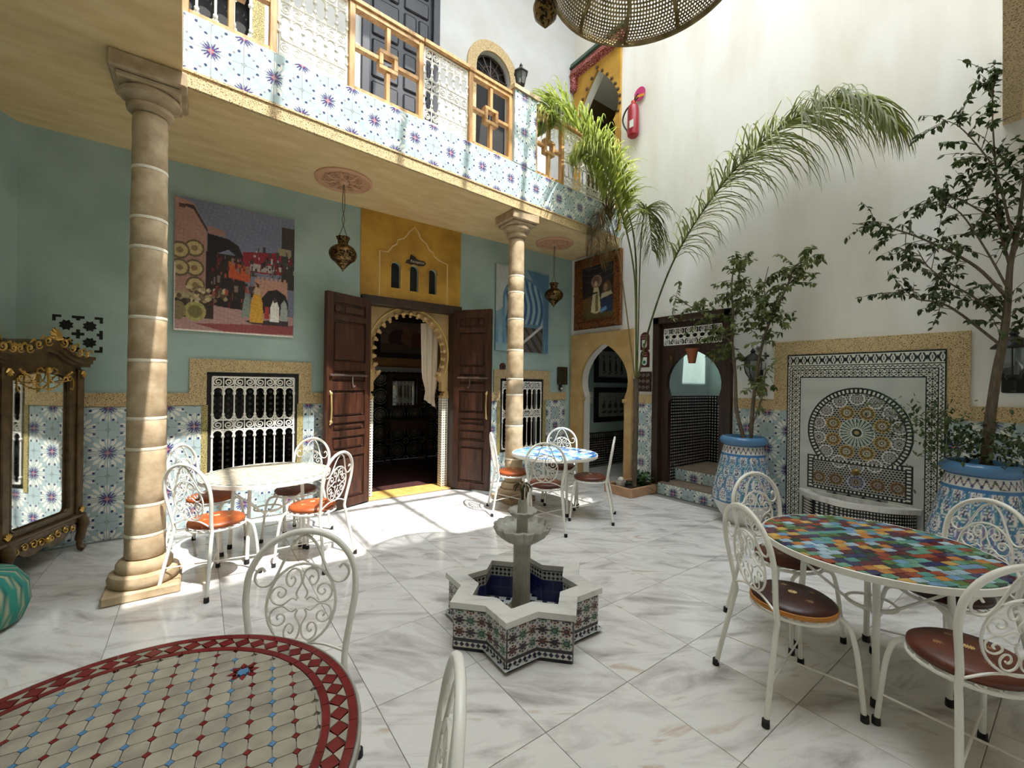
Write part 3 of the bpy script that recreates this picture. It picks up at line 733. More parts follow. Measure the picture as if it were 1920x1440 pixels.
# stair and passage behind it
st1 = struct(MB().box(XB-.05, 6.9, 2.66, 3.70, 0, .165).build('floor_step', M('brown_step_tile', c3(126, 108, 90), .45, col2=c3(104, 88, 72), nscale=8))); tag(st1, 'low tiled step at the wooden door')
st2 = struct(MB().box(XB+.32, 6.9, 2.71, 3.66, .165, .34).build('floor_step_upper', MATS['brown_step_tile'])); tag(st2, 'second tiled step inside the wooden door')
star_tiles(st1, -3.70, -2.66, 0.002, .158, -2.05-.22*10-.08, .05-.44, lambda a, z: Matrix.Translation((XB-.062, -a, z)) @ Matrix.Rotation(-PI/2, 4, 'Z'))
star_tiles(st2, -3.66, -2.71, .17, .33, -2.05-.22*10, .22-.44, lambda a, z: Matrix.Translation((XB+.308, -a, z)) @ Matrix.Rotation(-PI/2, 4, 'Z'))
x = MB(); x.box(XB+.1, 6.9, 3.66, 3.86, .165, 1.40); x.box(6.6, 6.9, 2.95, 3.66, .34, 1.40)
struct(tag(x.build('wall_stair_dado', m_bw), 'black and white mosaic inside the wooden door'))
x = MB(); x.box(XB+.1, 6.9, 3.66, 3.86, 1.40, 3.6); x.box(6.6, 6.9, 2.95, 3.66, 1.40, 3.6)
struct(tag(x.build('wall_stair', m_teal), 'blue wall inside the wooden door'))
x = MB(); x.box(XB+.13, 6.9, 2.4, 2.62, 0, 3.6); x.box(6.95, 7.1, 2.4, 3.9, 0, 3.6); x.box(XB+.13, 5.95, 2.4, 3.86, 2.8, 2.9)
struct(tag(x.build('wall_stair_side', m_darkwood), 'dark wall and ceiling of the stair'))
st3 = struct(MB().box(6.3, 6.9, 2.62, 3.05, .34, .62).build('floor_step_top', MATS['brown_step_tile'])); tag(st3, 'turning tiled step deep inside the wooden door')
star_tiles(st3, -3.05, -2.62, .342, .615, -2.05-.22*10, .40-.44, lambda a, z: Matrix.Translation((6.288, -a, z)) @ Matrix.Rotation(-PI/2, 4, 'Z'))
hp = thing('hanging_pot', 'small terracotta pot hung in the arch of the wooden door', 'pot', (XB+.02, 3.245, 1.86))
MB().lathe([(.045, 0), (.075, .17), (.085, .17), (.085, .20), (.07, .20), (.04, .02)], 16).build('pot_body', M('terracotta', c3(150, 84, 52), .8), hp, 40)
MB().tube([(0, 0, .19), (0, 0, .34)], .004, 4).build('hanging_wire', m_blackiron, hp)

# ------------------------------------------------------------------ upper gallery openings
m_slate = M('slate_black_wood', c3(46, 46, 52), .5, col2=c3(34, 34, 40), nscale=6)
ud = struct(thing('door_3', 'dark slate coloured panelled door on the upper gallery', 'door')); del ud['category']
MB().box(1.70, 2.63, UA+.02, UA+.08, 4.02, 7.2).build('door_slab', m_slate, ud)
f = MB(); f.bev(1.62, 1.72, UA-.05, UA+.05, 4.02, 7.25, .006); f.bev(2.60, 2.70, UA-.05, UA+.05, 4.02, 7.25, .006); f.build('door_frame', m_slate, ud)
for i in range(2):
    for j in range(11):
        xx = 1.76+.43*i; zz = 4.15+.275*j
        wv = .18 if (i+j) % 2 else .36
        MB().bev(xx, xx+wv, UA+.0, UA+.03, zz, zz+.22, .02).build('panel', m_slate, ud)
        if wv < .3: MB().bev(xx+.21, xx+.36, UA+.0, UA+.03, zz, zz+.22, .02).build('panel', m_slate, ud)
uw = struct(thing('window_3', 'dark arched window with golden surround on the upper gallery', 'window')); del uw['category']
aw = [(3.32, 4.9), (3.95, 4.9)] + arc(3.635, 6.36, .315, 0, 180, 16)
aw2 = [(3.20, 4.8), (4.07, 4.8)] + arc(3.635, 6.36, .47, 0, 180, 20)
aw2[0] = (3.165, 4.8); aw2[1] = (4.105, 4.8)
MB().plate([aw2, aw], .03, (0, UA-.03, 0)).build('window_surround', m_carved, uw)
MB().plate([aw], .03, (0, UA+.12, 0)).build('window_pane', m_black, uw)
g = MB()
for k in range(7):
    a = PI*k/6; g.tube([(3.635, UA+.08, 6.36), (3.635+.30*math.cos(a), UA+.08, 6.36+.30*math.sin(a))], .012, 5)
for rr in (.15, .30): g.tube([(3.635+rr*math.cos(t), UA+.08, 6.36+rr*math.sin(t)) for t in np.linspace(0, PI, 14)], .014, 5)
g.tube([(3.32, UA+.08, 6.36), (3.95, UA+.08, 6.36)], .014, 5); g.tube([(3.635, UA+.08, 4.9), (3.635, UA+.08, 6.36)], .014, 5)
g.build('window_bars', m_darkwood, uw, 50)
uw2 = struct(thing('window_4', 'window with white scroll grille behind the first railing bay', 'window')); del uw2['category']
MB().box(-.55, .42, UA+.10, UA+.13, 4.55, 6.6).build('window_pane', m_black, uw2)
grille(.97, 2.05, 6, [('s', .15), ('a', .5), ('s', .15), ('a', .5), ('s', .15), ('a', .6)], .012, 4).build('window_grille', m_iron, uw2, 50, (-.55, UA-.02, 4.55))
f = MB(); f.box(-.68, -.55, UA-.025, UA+.02, 4.45, 6.7); f.box(.42, .55, UA-.025, UA+.02, 4.45, 6.7); f.build('window_border', m_gs, uw2)
# yellow doorway with painted canopy on the right wall, upper storey
ydr = struct(thing('door_4', 'mustard yellow scalloped archway under a red and green canopy', 'doorway')); del ydr['category']
ys = MB().plate([[(4.505, 4.02), (5.555, 4.02), (5.555, 7.12), (4.505, 7.12)], UD], .04, (XB-.04, 0, 0), (0, 1, 0), (0, 0, 1), (-1, 0, 0))
ys.build('arch_panel', m_yellow, ydr)
vsr = MB()
for i in range(17):
    a = math.radians(-20+220*i/16); k = max(0, 1-abs(math.cos(a))); cy, cz = 5.0+.49*math.cos(a), 6.10+.49*math.sin(a)+.30*k**1.6
    vsr.add(*(lambda b: (b.v, b.f))(MB().ball((XB-.045, cy, cz), .032, 6)))
vsr.build('arch_scallops', M('brown_scallop', c3(86, 60, 30), .6), ydr, 60)
cn = MB().plate([[(4.42, 0), (5.574, 0), (5.574, .16), (4.42, .16)]], .14, (XB-.15, 0, 7.02), (0, 1, 0), (.35, 0, .94), (-.94, 0, .35))
cn.build('canopy_valance', carved_mat('red_painted_wood', c3(120, 24, 28), c3(190, 140, 130), 30, (.05, .3)), ydr)
cn = MB().plate([[(4.40, .14), (5.575, .14), (5.575, .24), (4.40, .24)]], .2, (XB-.19, 0, 7.03), (0, 1, 0), (.35, 0, .94), (-.94, 0, .35)).build('canopy_roof', M('green_roof_tile', c3(40, 72, 54), .35), ydr)
MB().bev(XB-.13, XB-.02, 5.46, 5.574, 6.75, 7.05, .02).build('canopy_bracket', MATS['red_painted_wood'], ydr)
x = MB(); x.box(6.6, 6.7, 4.0, 5.9, 3.9, 7.2); x.box(XB+.13, 6.7, 4.0, 4.1, 3.9, 7.2); x.box(XB+.13, 6.7, 5.7, 5.8, 3.9, 7.2)
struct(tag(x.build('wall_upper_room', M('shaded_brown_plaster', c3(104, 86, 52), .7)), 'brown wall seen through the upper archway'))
struct(tag(MB().box(XB+.13, 6.7, 4.0, 5.8, 7.0, 7.1).build('ceiling_upper_room', m_roof), 'ceiling seen through the upper archway'))
struct(tag(MB().plate([[(-3.2, 4.25), (-.1, 4.25), (bal(BL, 0, -.1).x, bal(BL, 0, -.1).y), (XB+1.3, 4.55), (XB+1.3, YA+.2), (-3.2, YA+.2)]], .09, (0, 0, 3.98), (1, 0, 0), (0, 1, 0), (0, 0, 1)).build('floor_gallery', m_marble), 'floor of the upper gallery'))

# ------------------------------------------------------------------ gallery railing: cedar bays and white grilles in turn
def wood_bay(s0, s1, label, z0=4.345, z1=5.19):
    t = thing('railing_bay', label, 'railing', bal(s0, z0, -.06), math.atan2(bd.y, bd.x), 'cedar railing bays on the gallery')
    w, h = s1-s0, z1-z0; d = .035; p = .055
    for a in (0, w-p): MB().bev(a, a+p, -d, d, 0, h, .005).build('post', m_cedar, t)
    MB().bev(0, w, -.05, .05, h, h+.05, .008).build('handrail', m_cedar, t)
    MB().bev(p, w-p, -d, d, 0, .05, .005).build('bottom_rail', m_cedar, t)
    MB().bev(p, w-p, -d, d, h-.05, h, .005).build('upper_rail', m_cedar, t)
    cx, cz, q = w/2, h/2+.02, min(.10, w*.17)
    b = .042
    MB().bev(cx-b/2, cx+b/2, -.028, .028, .05, cz-q, .004).build('mullion', m_cedar, t)
    MB().bev(cx-b/2, cx+b/2, -.028, .028, cz+q, h-.05, .004).build('mullion', m_cedar, t)
    MB().bev(p, cx-q, -.028, .028, cz-b/2, cz+b/2, .004).build('crossbar', m_cedar, t)
    MB().bev(cx+q, w-p, -.028, .028, cz-b/2, cz+b/2, .004).build('crossbar', m_cedar, t)
    s = MB(); s.bev(cx-q, cx+q, -.04, .04, cz-q, cz-q+b, .004); s.bev(cx-q, cx+q, -.04, .04, cz+q-b, cz+q, .004); s.bev(cx-q, cx-q+b, -.04, .04, cz-q+b, cz+q-b, .004); s.bev(cx+q-b, cx+q, -.04, .04, cz-q+b, cz+q-b, .004)
    s.build('square_frame', m_cedar, t)
    return t
def iron_bay(s0, s1, ncol, label, z0=4.345, z1=5.19):
    t = thing('railing_grille', label, 'railing', bal(s0, z0, -.05), math.atan2(bd.y, bd.x), 'white iron railing grilles on the gallery')
    w, h = s1-s0, z1-z0
    u = h/6.2
    grille(w-.03, h-.02, ncol, [('s', u*.9), ('a', u*1.55), ('s', u*.9), ('a', u*1.55), ('s', u*.9)], .0085, 4).build('scroll_panel', m_iron, t, 50, (.015, 0, .01))
    MB().bev(0, w, -.05, .05, h, h+.05, .008).build('handrail', m_cedar, t)
    return t
wood_bay(-.02, .64, 'cedar railing bay at the corner of the side gallery')
iron_bay(.645, 1.25, 6, 'white scroll grille railing beside the corner cedar bay')
wood_bay(1.255, 2.045, 'cedar railing bay in front of the slate coloured door')
iron_bay(2.05, 2.635, 6, 'white scroll grille railing below the slate door edge')
wood_bay(2.64, 3.302, 'cedar railing bay beside the tiled pillar with black lantern')
wood_bay(3.69, 4.27, 'cedar railing bay half veiled by palm leaflets')
iron_bay(4.275, 5.50, 12, 'white scroll grille railing behind the palm frond')
pt = thing('tiled_pillar', 'parapet pillar faced with star tiles carrying a black lantern', 'pillar', (0, 0, 0))
MB().plate([[(3.305, 4.345), (3.685, 4.345), (3.685, 5.27), (3.305, 5.27)]], .16, bal(0, 0, .0), bd, (0, 0, 1), bn).build('pillar_core', m_parapet, pt)
star_tiles(pt, 3.305, 3.685, 4.347, 5.268, .173-.44, 4.115-.44, lambda a, z: balm(a, z, .012))
MB().plate([[(3.28, 5.27), (3.71, 5.27), (3.71, 5.32), (3.28, 5.32)]], .22, bal(0, 0, .035), bd, (0, 0, 1), bn).build('pillar_cap', m_stone, pt)
# ------------------------------------------------------------------ stone columns built of drums
def column(x, y, joints, label):
    t = thing('stone_column', label, 'column', (x, y, 0))
    MB().bev(-.215, .215, -.215, .215, 0, .07, .012).build('plinth', m_stone, t)
    MB().lathe([(.19, .07), (.205, .085), (.21, .115), (.20, .15), (.185, .16)], 36).build('base_ring', m_stone, t, 40)
    MB().lathe([(.155, .16), (.165, .18), (.165, .21), (.15, .235), (.125, .245)], 36).build('base_ring', m_stone, t, 40)
    zs = [.245]+sorted(joints)+[3.47]
    rad = lambda z: .122-.020*(z/3.5)
    rg = random.Random(int(x*100))
    for i in range(len(zs)-1):
        a, b = zs[i]+.006, zs[i+1]-.006
        n = max(2, int((b-a)/.08)); pr = [(rad(a)-.006, a), (rad(a), a+.008)]+[(rad(a+(b-a)*k/n)+rg.uniform(-.002, .002), a+(b-a)*k/n) for k in range(1, n)]+[(rad(b), b-.008), (rad(b)-.006, b)]
        MB().lathe(pr, 32).build('drum', m_stone, t, 40)
        if i > 0: MB().lathe([(rad(a)+.001, zs[i]-.011), (rad(a)+.003, zs[i]), (rad(a)+.001, zs[i]+.011)], 32).build('mortar_joint', m_mortar, t, 60)
    MB().lathe([(.108, 3.47), (.135, 3.49), (.14, 3.515), (.125, 3.53), (.135, 3.55), (.175, 3.575), (.18, 3.60), (.165, 3.62)], 36).build('capital_ring', m_stone, t, 40)
    q = MB(); q.bev(-.18, .18, -.18, .18, 3.62, 3.66, .01); q.bev(-.215, .215, -.215, .215, 3.66, CZ, .012); q.build('abacus', m_stone, t)
    return t
column(-.31, 4.13, [3.07, 2.71, 2.495, 1.99, 1.68, 1.26, 1.04, .635, .416], 'near sandstone column beside the mirrored wardrobe')
column(3.40, 4.58, [2.97, 2.755, 2.40, 1.99, 1.61, 1.40, .99, .55], 'far sunlit sandstone column behind the blue mosaic table')

# ------------------------------------------------------------------ iron garden chair
m_leather = M('brown_leather', c3(110, 52, 26), .45, col2=c3(78, 34, 18), nscale=7, bump=.15, bscale=30)
m_leather_or = M('tan_orange_leather', c3(176, 92, 40), .45, col2=c3(140, 66, 28), nscale=7, bump=.15, bscale=30)
m_leather_dk = M('dark_oxblood_leather', c3(66, 26, 20), .4, col2=c3(48, 18, 14), nscale=7, bump=.15, bscale=30)
m_piping = M('mustard_piping', c3(186, 120, 40), .5)
m_rubber = M('black_rubber', c3(16, 16, 16), .6)
m_thread = M('cream_thread', c3(222, 196, 140), .7)
SEAT = .45
def bk(x, z):                                  # point of the leaning back plane
    return (x, -.195-.16*max(0, z-SEAT), z)
chair_mesh = {}
def chair_meshes():
    side = [(-.215, -.275, .0), (-.205, -.26, .10), (-.172, -.205, .40), (-.168, -.195, .45), bk(-.172, .52), bk(-.188, .62), bk(-.2, .70)]
    top = [bk(.2*math.cos(math.radians(a)), .745+.2*math.sin(math.radians(a))) for a in range(170, 9, -10)]
    path = side+[Vector(p) for p in top]+[(-p[0], p[1], p[2]) for p in reversed(side)]
    chair_mesh['back_frame'] = MB().tube(cr(path, 2), .0125, 8).mesh('back_frame', m_iron, 60)
    ring = [bk(.126*math.cos(a), .675+.148*math.sin(a)) for a in np.linspace(0, 2*PI, 28, endpoint=False)]
    sw = [(-.137, .80), (-.150, .815), (-.168, .80), (-.172, .775), (-.155, .752), (-.125, .75), (-.10, .775), (-.075, .83), (-.045, .895), (0, .93)]
    sw = sw+[(-x, z) for x, z in reversed(sw[:-1])]
    m = MB().tube([Vector(p) for p in ring], .0055, 6, closed=True); m.tube(cr([bk(x, z) for x, z in sw], 4), .0055, 6)
    m.tube(cr([bk(-.168, .49), bk(-.08, .525), bk(0, .532), bk(.08, .525), bk(.168, .49)], 4), .0055, 6)
    chair_mesh['back_ring'] = m.mesh('back_ring', m_iron, 60)
    prof = [(.10, .13), (.16, .28), (.04, .48), (.02, .60), (.08, .80), (.25, .89), (.42, .80), (.47, .62), (.38, .47), (.26, .48), (.20, .60), (.27, .69), (.34, .64)]
    for q, (sx, sz) in enumerate(((1, 1), (-1, 1), (1, -1), (-1, -1))):
        m = MB()
        for sw_ in (False, True):
            m.tube(cr([bk(sx*(v if sw_ else u)*.126, .675+sz*(u if sw_ else v)*.148) for u, v in prof], 4), .004, 5)
        chair_mesh['scroll%d' % q] = m.mesh('back_scroll', m_iron, 60)
    m = MB().tube([(.185*math.cos(a), .185*math.sin(a), SEAT-.012) for a in np.linspace(0, 2*PI, 28, endpoint=False)], .009, 6, closed=True)
    for k in range(-2, 3): m.tube([(-math.sqrt(.185**2-(k*.06)**2), k*.06, SEAT-.012), (math.sqrt(.185**2-(k*.06)**2), k*.06, SEAT-.012)], .004, 4)
    chair_mesh['seat_frame'] = m.mesh('seat_frame', m_iron, 60)
    for s in (-1, 1):
        chair_mesh['leg%d' % s] = MB().tube(cr([(s*.10, .155, SEAT-.012), (s*.155, .165, SEAT-.035), (s*.178, .172, SEAT-.09), (s*.19, .185, .25), (s*.205, .205, 0)], 5), .0115, 8).mesh('leg', m_iron, 60)
    chair_mesh['cap'] = MB().lathe([(.014, 0), (.0175, .003), (.0165, .035), (.014, .037)], 10).mesh('foot_cap', m_rubber, 40)
    chair_mesh['st0'] = MB().tube([(-.195, -.245, .18), (.198, .195, .15)], .005, 5).mesh('stretcher', m_iron, 60)
    chair_mesh['st1'] = MB().tube([(.195, -.245, .18), (-.198, .195, .15)], .005, 5).mesh('stretcher', m_iron, 60)
    pr = [(.0, SEAT), (.14, SEAT), (.178, SEAT+.004), (.188, SEAT+.018), (.186, SEAT+.032), (.165, SEAT+.046), (.10, SEAT+.055), (0, SEAT+.058)]
    for nm, mm in (('brown', m_leather), ('orange', m_leather_or), ('dark', m_leather_dk)):
        chair_mesh['cush_'+nm] = MB().lathe(pr, 36).mesh('seat_cushion', mm, 60)
    chair_mesh['pipe'] = MB().lathe([(.180, SEAT+.002), (.1905, SEAT+.006), (.1925, SEAT+.016), (.1905, SEAT+.027), (.182, SEAT+.030)], 36, caps=False).mesh('cushion_edge', m_piping, 60)
    m = MB()
    for k in range(18):
        a0 = 2*PI*k/18; m.tube([(.187*math.cos(a0), .187*math.sin(a0), SEAT+.004), (.189*math.cos(a0+.16), .189*math.sin(a0+.16), SEAT-.014)], .0035, 4)
    chair_mesh['lace'] = m.mesh('cushion_lacing', m_iron, 60)
    m = MB()
    for cx, cy in ((0, 0), (.085, .02), (-.085, .02), (0, .09), (0, -.09)):
        for k in range(6):
            a = PI*k/6; zz = SEAT+.0585-.006*((cx*cx+cy*cy)/.0081)
            m.tube([(cx-.02*math.cos(a), cy-.02*math.sin(a), zz+.001), (cx+.02*math.cos(a), cy+.02*math.sin(a), zz+.001)], .002, 3)
    chair_mesh['stitch'] = m.mesh('star_stitching', m_thread)
chair_meshes()
def chair(x, y, fx, fy, label, cush='brown', group='', edge=False):
    t = thing('garden_chair', label, 'chair', (x, y, 0), math.atan2(fy, fx)-PI/2, group)
    obj('back_frame', chair_mesh['back_frame'], t)
    r = obj('back_ring', chair_mesh['back_ring'], t)
    for q in range(4): obj('back_scroll', chair_mesh['scroll%d' % q], r)
    obj('seat_frame', chair_mesh['seat_frame'], t)
    for s in (-1, 1):
        l = obj('leg', chair_mesh['leg%d' % s], t); obj('foot_cap', chair_mesh['cap'], l, (s*.205, .205, -.001))
        obj('foot_cap', chair_mesh['cap'], t, (s*.216, -.277, -.001))
    obj('stretcher', chair_mesh['st0'], t); obj('stretcher', chair_mesh['st1'], t)
    c = obj('seat_cushion', chair_mesh['cush_'+cush], t)
    if edge: obj('cushion_edge', chair_mesh['pipe'], c)
    obj('cushion_lacing', chair_mesh['lace'], c)['kind'] = 'stuff'; obj('star_stitching', chair_mesh['stitch'], c)['kind'] = 'stuff'
    return t
G1, G2, G3, G4 = 'chairs round the cream tiled table', 'chairs round the blue mosaic table', 'chairs round the many-coloured table', 'chairs round the red-bordered table'
chair(.12, 3.97, .75, .66, 'white iron chair with sunlit orange seat right beside the near column', 'orange', G1)
chair(.80, 3.98, -.66, .75, 'white iron chair with orange seat in front of the open left door leaf', 'orange', G1)
chair(.10, 4.78, .85, -.5, 'white iron chair at the cream table tucked below the window, behind the near column chair', 'orange', G1)
chair(.78, 4.66, -.72, -.69, 'white iron chair at the cream table standing between window and door leaf', 'brown', G1)
chair(3.04, 3.50, .68, .73, 'white iron chair seen from behind, in front of the blue mosaic table', 'brown', G2)
chair(3.69, 3.47, -.62, .79, 'white iron chair seen edge-on at the blue mosaic table, nearest the planter', 'brown', G2)
chair(3.85, 4.13, -.68, -.73, 'white iron chair behind the blue mosaic table, facing the courtyard', 'brown', G2)
chair(3.10, 4.19, .9, -.44, 'white iron chair between the open right door leaf and the blue table', 'orange', G2)
chair(2.45, .90, .836, -.55, 'white iron chair with oxblood seat and mustard edge, nearest the star fountain', 'dark', G3, True)
chair(3.05, 1.15, -.33, -.94, 'white iron chair between the many-coloured table and the far blue pot', 'brown', G3)
chair(3.26, .47, -.85, .53, 'white iron chair between the many-coloured table and the near blue pot', 'dark', G3)
chair(2.525, .293, .74, .67, 'white iron chair with brown seat cut by the right edge of the view', 'brown', G3)
chair(.235, 1.62, -.42, -.91, 'iron chair in shade seen full on behind the red-bordered table', 'brown', G4)
chair(.20, .90, -.89, .46, 'iron chair at the lower edge of the view beside the red-bordered table', 'brown', G4)

# ------------------------------------------------------------------ round mosaic tables
TZ, TR = .70, .52
m_conc = M('grey_tile_bed', c3(150, 146, 136), .8)
def clip_circle(pts, r):
    out = []; n = len(pts)
    for i in range(n):
        a, b = Vector(pts[i]), Vector(pts[(i+1) % n]); ia, ib = a.length <= r, b.length <= r
        if ia: out.append(tuple(a))
        if ia != ib:
            d = b-a; A = d.dot(d); B = 2*a.dot(d); C_ = a.dot(a)-r*r; D = math.sqrt(max(0, B*B-4*A*C_))
            for s in sorted(((-B-D)/(2*A), (-B+D)/(2*A))):
                if 0 < s < 1: out.append(tuple(a+d*s))
    return out
def prism(pts, h, z=0.0, mat=None, name='mosaic_tile'):
    return MB().plate([pts], h, (0, 0, z+h), (1, 0, 0), (0, 1, 0), (0, 0, 1)).mesh(name, mat)
def table(x, y, label, rz=0.0, edge=m_iron, rim=None):
    t = thing('mosaic_table', label, 'table', (x, y, 0), rz, 'round mosaic tables')
    MB().lathe([(TR-.03, TZ-.022), (TR-.002, TZ-.022), (TR-.002, TZ-.008), (TR-.03, TZ-.008)], 64, caps=True).build('tile_bed', m_conc, t)
    MB().lathe([(TR-.004, TZ-.034), (TR+.006, TZ-.034), (TR+.007, TZ-.003), (TR+.001, TZ), (TR-.004, TZ-.006), (TR-.004, TZ-.034)], 64, caps=False).build('rim_band', rim or edge, t, 40)
    m = MB().lathe([(.0, TZ-.030), (TR-.02, TZ-.030), (TR-.02, TZ-.022), (0, TZ-.022)], 40, caps=False); m.build('top_plate', edge, t)
    for k in range(4):
        a = PI/4+PI/2*k; c, s = math.cos(a), math.sin(a)
        l = MB().tube(cr([(.36*c, .36*s, TZ-.03), (.30*c, .30*s, .55), (.13*c, .13*s, .34), (.15*c, .15*s, .2), (.33*c, .33*s, 0)], 5), .0135, 8) if False else MB().tube([(.30*c, .30*s, TZ-.03), (.335*c, .335*s, 0)], .0155, 8)
        lg = l.build('leg', edge, t, 60); MB().lathe([(.016, 0), (.021, .003), (.020, .04), (.016, .042)], 10).build('foot_cap', m_rubber, lg, 40, (.335*c, .335*s, 0))
        MB().tube(cr([(.308*c, .308*s, .52), (.20*c, .20*s, .44), (.09*c, .09*s, .36), (.02*c, .02*s, .34)], 4), .008, 6).build('brace', edge, t, 60)
    MB().tube([(.11*math.cos(a), .11*math.sin(a), .375) for a in np.linspace(0, 2*PI, 20, endpoint=False)], .008, 6, closed=True).build('brace_ring', edge, t, 60)
    return t
def glaze(name, col, rough=.14): return M('glaze_'+name, c3(*col), rough, col2=c3(*[min(255, int(v*1.14+6)) for v in col]), nscale=14, rand=True)
# many-coloured fish-scale table by the wall fountain
tr = table(2.99, .714, 'table with many-coloured scale mosaic top in front of the wall fountain', math.radians(-28))
pal = [glaze('amber', (168, 114, 60)), glaze('yellow', (182, 148, 80)), glaze('turquoise', (84, 138, 134)), glaze('sky', (98, 134, 166)), glaze('cobalt', (46, 46, 92)), glaze('brick', (134, 66, 46)),
       glaze('maroon', (92, 28, 30)), glaze('green', (78, 106, 58)), glaze('bottle', (28, 66, 52)), glaze('pale', (146, 170, 184)), glaze('plum', (74, 36, 60)), glaze('seagreen', (94, 138, 116))]
rg = random.Random(5); pw, ph = .064, .046; cnt = 0
for j in range(-13, 14):
    for i in range(-9, 10):
        cx, cy = i*pw+(j % 2)*pw*.5, j*ph
        e = pw/2-.0012; h = ph/2-.0012; w = .010
        w = .004; pts = [(cx-e, cy-h*.6), (cx-e+w, cy-h), (cx+e-w, cy-h), (cx+e, cy-h*.6), (cx+e-w*.7, cy), (cx+e, cy+h*.6), (cx+e-w, cy+h), (cx-e+w, cy+h), (cx-e, cy+h*.6), (cx-e-w*.7, cy)]
        q = clip_circle(pts, TR-.008)
        if len(q) < 3: continue
        ar = abs(sum(q[k][0]*q[(k+1) % len(q)][1]-q[(k+1) % len(q)][0]*q[k][1] for k in range(len(q))))/2
        if ar < pw*ph*.12: continue
        obj('mosaic_tile', prism(q, .008+rg.uniform(0, .0012), TZ-.008, rg.choice(pal)), tr); cnt += 1
# red-bordered cream table in the foreground: octagons with small red and blue lozenges
tn = table(-.164, 1.241, 'large cream mosaic table with dark red lozenge border in the foreground', math.radians(-7), rim=m_conc)
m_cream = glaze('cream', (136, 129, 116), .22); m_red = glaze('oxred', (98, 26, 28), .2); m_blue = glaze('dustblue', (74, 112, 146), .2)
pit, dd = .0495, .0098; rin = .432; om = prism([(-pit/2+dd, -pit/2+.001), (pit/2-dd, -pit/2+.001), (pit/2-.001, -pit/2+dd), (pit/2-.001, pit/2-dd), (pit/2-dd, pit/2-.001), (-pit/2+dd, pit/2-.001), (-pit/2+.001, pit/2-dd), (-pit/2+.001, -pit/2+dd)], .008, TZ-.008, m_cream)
dm = {k: prism([(-dd+.001, 0), (0, -dd+.001), (dd-.001, 0), (0, dd-.001)], .0085, TZ-.008, m) for k, m in (('r', m_red), ('b', m_blue))}
ros = (.20, .20)
ros = (round(.245/pit)*pit, round(.24/pit)*pit)
for i in range(-10, 11):
    for j in range(-10, 11):
        cx, cy = i*pit, j*pit
        near_r = math.hypot(cx-ros[0], cy-ros[1]) < pit*.9
        if math.hypot(cx, cy) < rin+pit*.75 and not near_r:
            o8 = [(cx-pit/2+dd, cy-pit/2+.001), (cx+pit/2-dd, cy-pit/2+.001), (cx+pit/2-.001, cy-pit/2+dd), (cx+pit/2-.001, cy+pit/2-dd), (cx+pit/2-dd, cy+pit/2-.001), (cx-pit/2+dd, cy+pit/2-.001), (cx-pit/2+.001, cy+pit/2-dd), (cx-pit/2+.001, cy-pit/2+dd)]
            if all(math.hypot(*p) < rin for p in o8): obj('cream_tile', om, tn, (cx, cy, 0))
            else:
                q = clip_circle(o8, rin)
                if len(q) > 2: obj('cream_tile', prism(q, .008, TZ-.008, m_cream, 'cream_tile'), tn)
        ex, ey = cx+pit/2, cy+pit/2
        if math.hypot(ex, ey) < rin-.012: obj('lozenge', dm['r' if i % 2 else 'b'], tn, (ex, ey, 0))
rs = MB()
obj('rosette_star', prism([(ros[0]+(.017 if k % 2 else .012)*math.cos(PI*k/8), ros[1]+(.017 if k % 2 else .012)*math.sin(PI*k/8)) for k in range(16)], .0088, TZ-.008, m_blue), tn)
for k in range(8):
    a = 2*PI*k/8; ca, sa = math.cos(a), math.sin(a); ux, uy = -sa, ca
    obj('rosette_petal', prism([(ros[0]+ca*.017, ros[1]+sa*.017), (ros[0]+ca*.028-ux*.008, ros[1]+sa*.028-uy*.008), (ros[0]+ca*.041, ros[1]+sa*.041), (ros[0]+ca*.028+ux*.008, ros[1]+sa*.028+uy*.008)], .0088, TZ-.008, m_red), tn)
def ringseg(r0, r1, a0, a1, n=4):
    return [(r0*math.cos(a0+(a1-a0)*i/n), r0*math.sin(a0+(a1-a0)*i/n)) for i in range(n+1)]+[(r1*math.cos(a1-(a1-a0)*i/n), r1*math.sin(a1-(a1-a0)*i/n)) for i in range(n+1)]
for k in range(36):
    a0, a1 = 2*PI*k/36, 2*PI*(k+1)/36
    for r0, r1 in ((.434, .452), (.497, .517)): obj('border_strip', prism(ringseg(r0, r1, a0+.002, a1-.002), .0085, TZ-.008, m_red, 'border_strip'), tn)
NB = 60; da = 2*PI/NB; r0, r1 = .4535, .4955; rm = (r0+r1)/2
def pol(r_, a_): return (r_*math.cos(a_), r_*math.sin(a_))
for k in range(NB):
    a = da*k
    obj('border_lozenge', prism([pol(r0, a), pol(rm, a+da*.47), pol(r1, a), pol(rm, a-da*.47)], .0088, TZ-.008, m_red, 'border_lozenge'), tn)
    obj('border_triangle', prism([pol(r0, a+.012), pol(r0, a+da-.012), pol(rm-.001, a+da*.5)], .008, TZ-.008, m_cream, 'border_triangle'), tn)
    obj('border_triangle', prism([pol(r1, a+da-.012), pol(r1, a+.012), pol(rm+.001, a+da*.5)], .008, TZ-.008, m_cream, 'border_triangle'), tn)
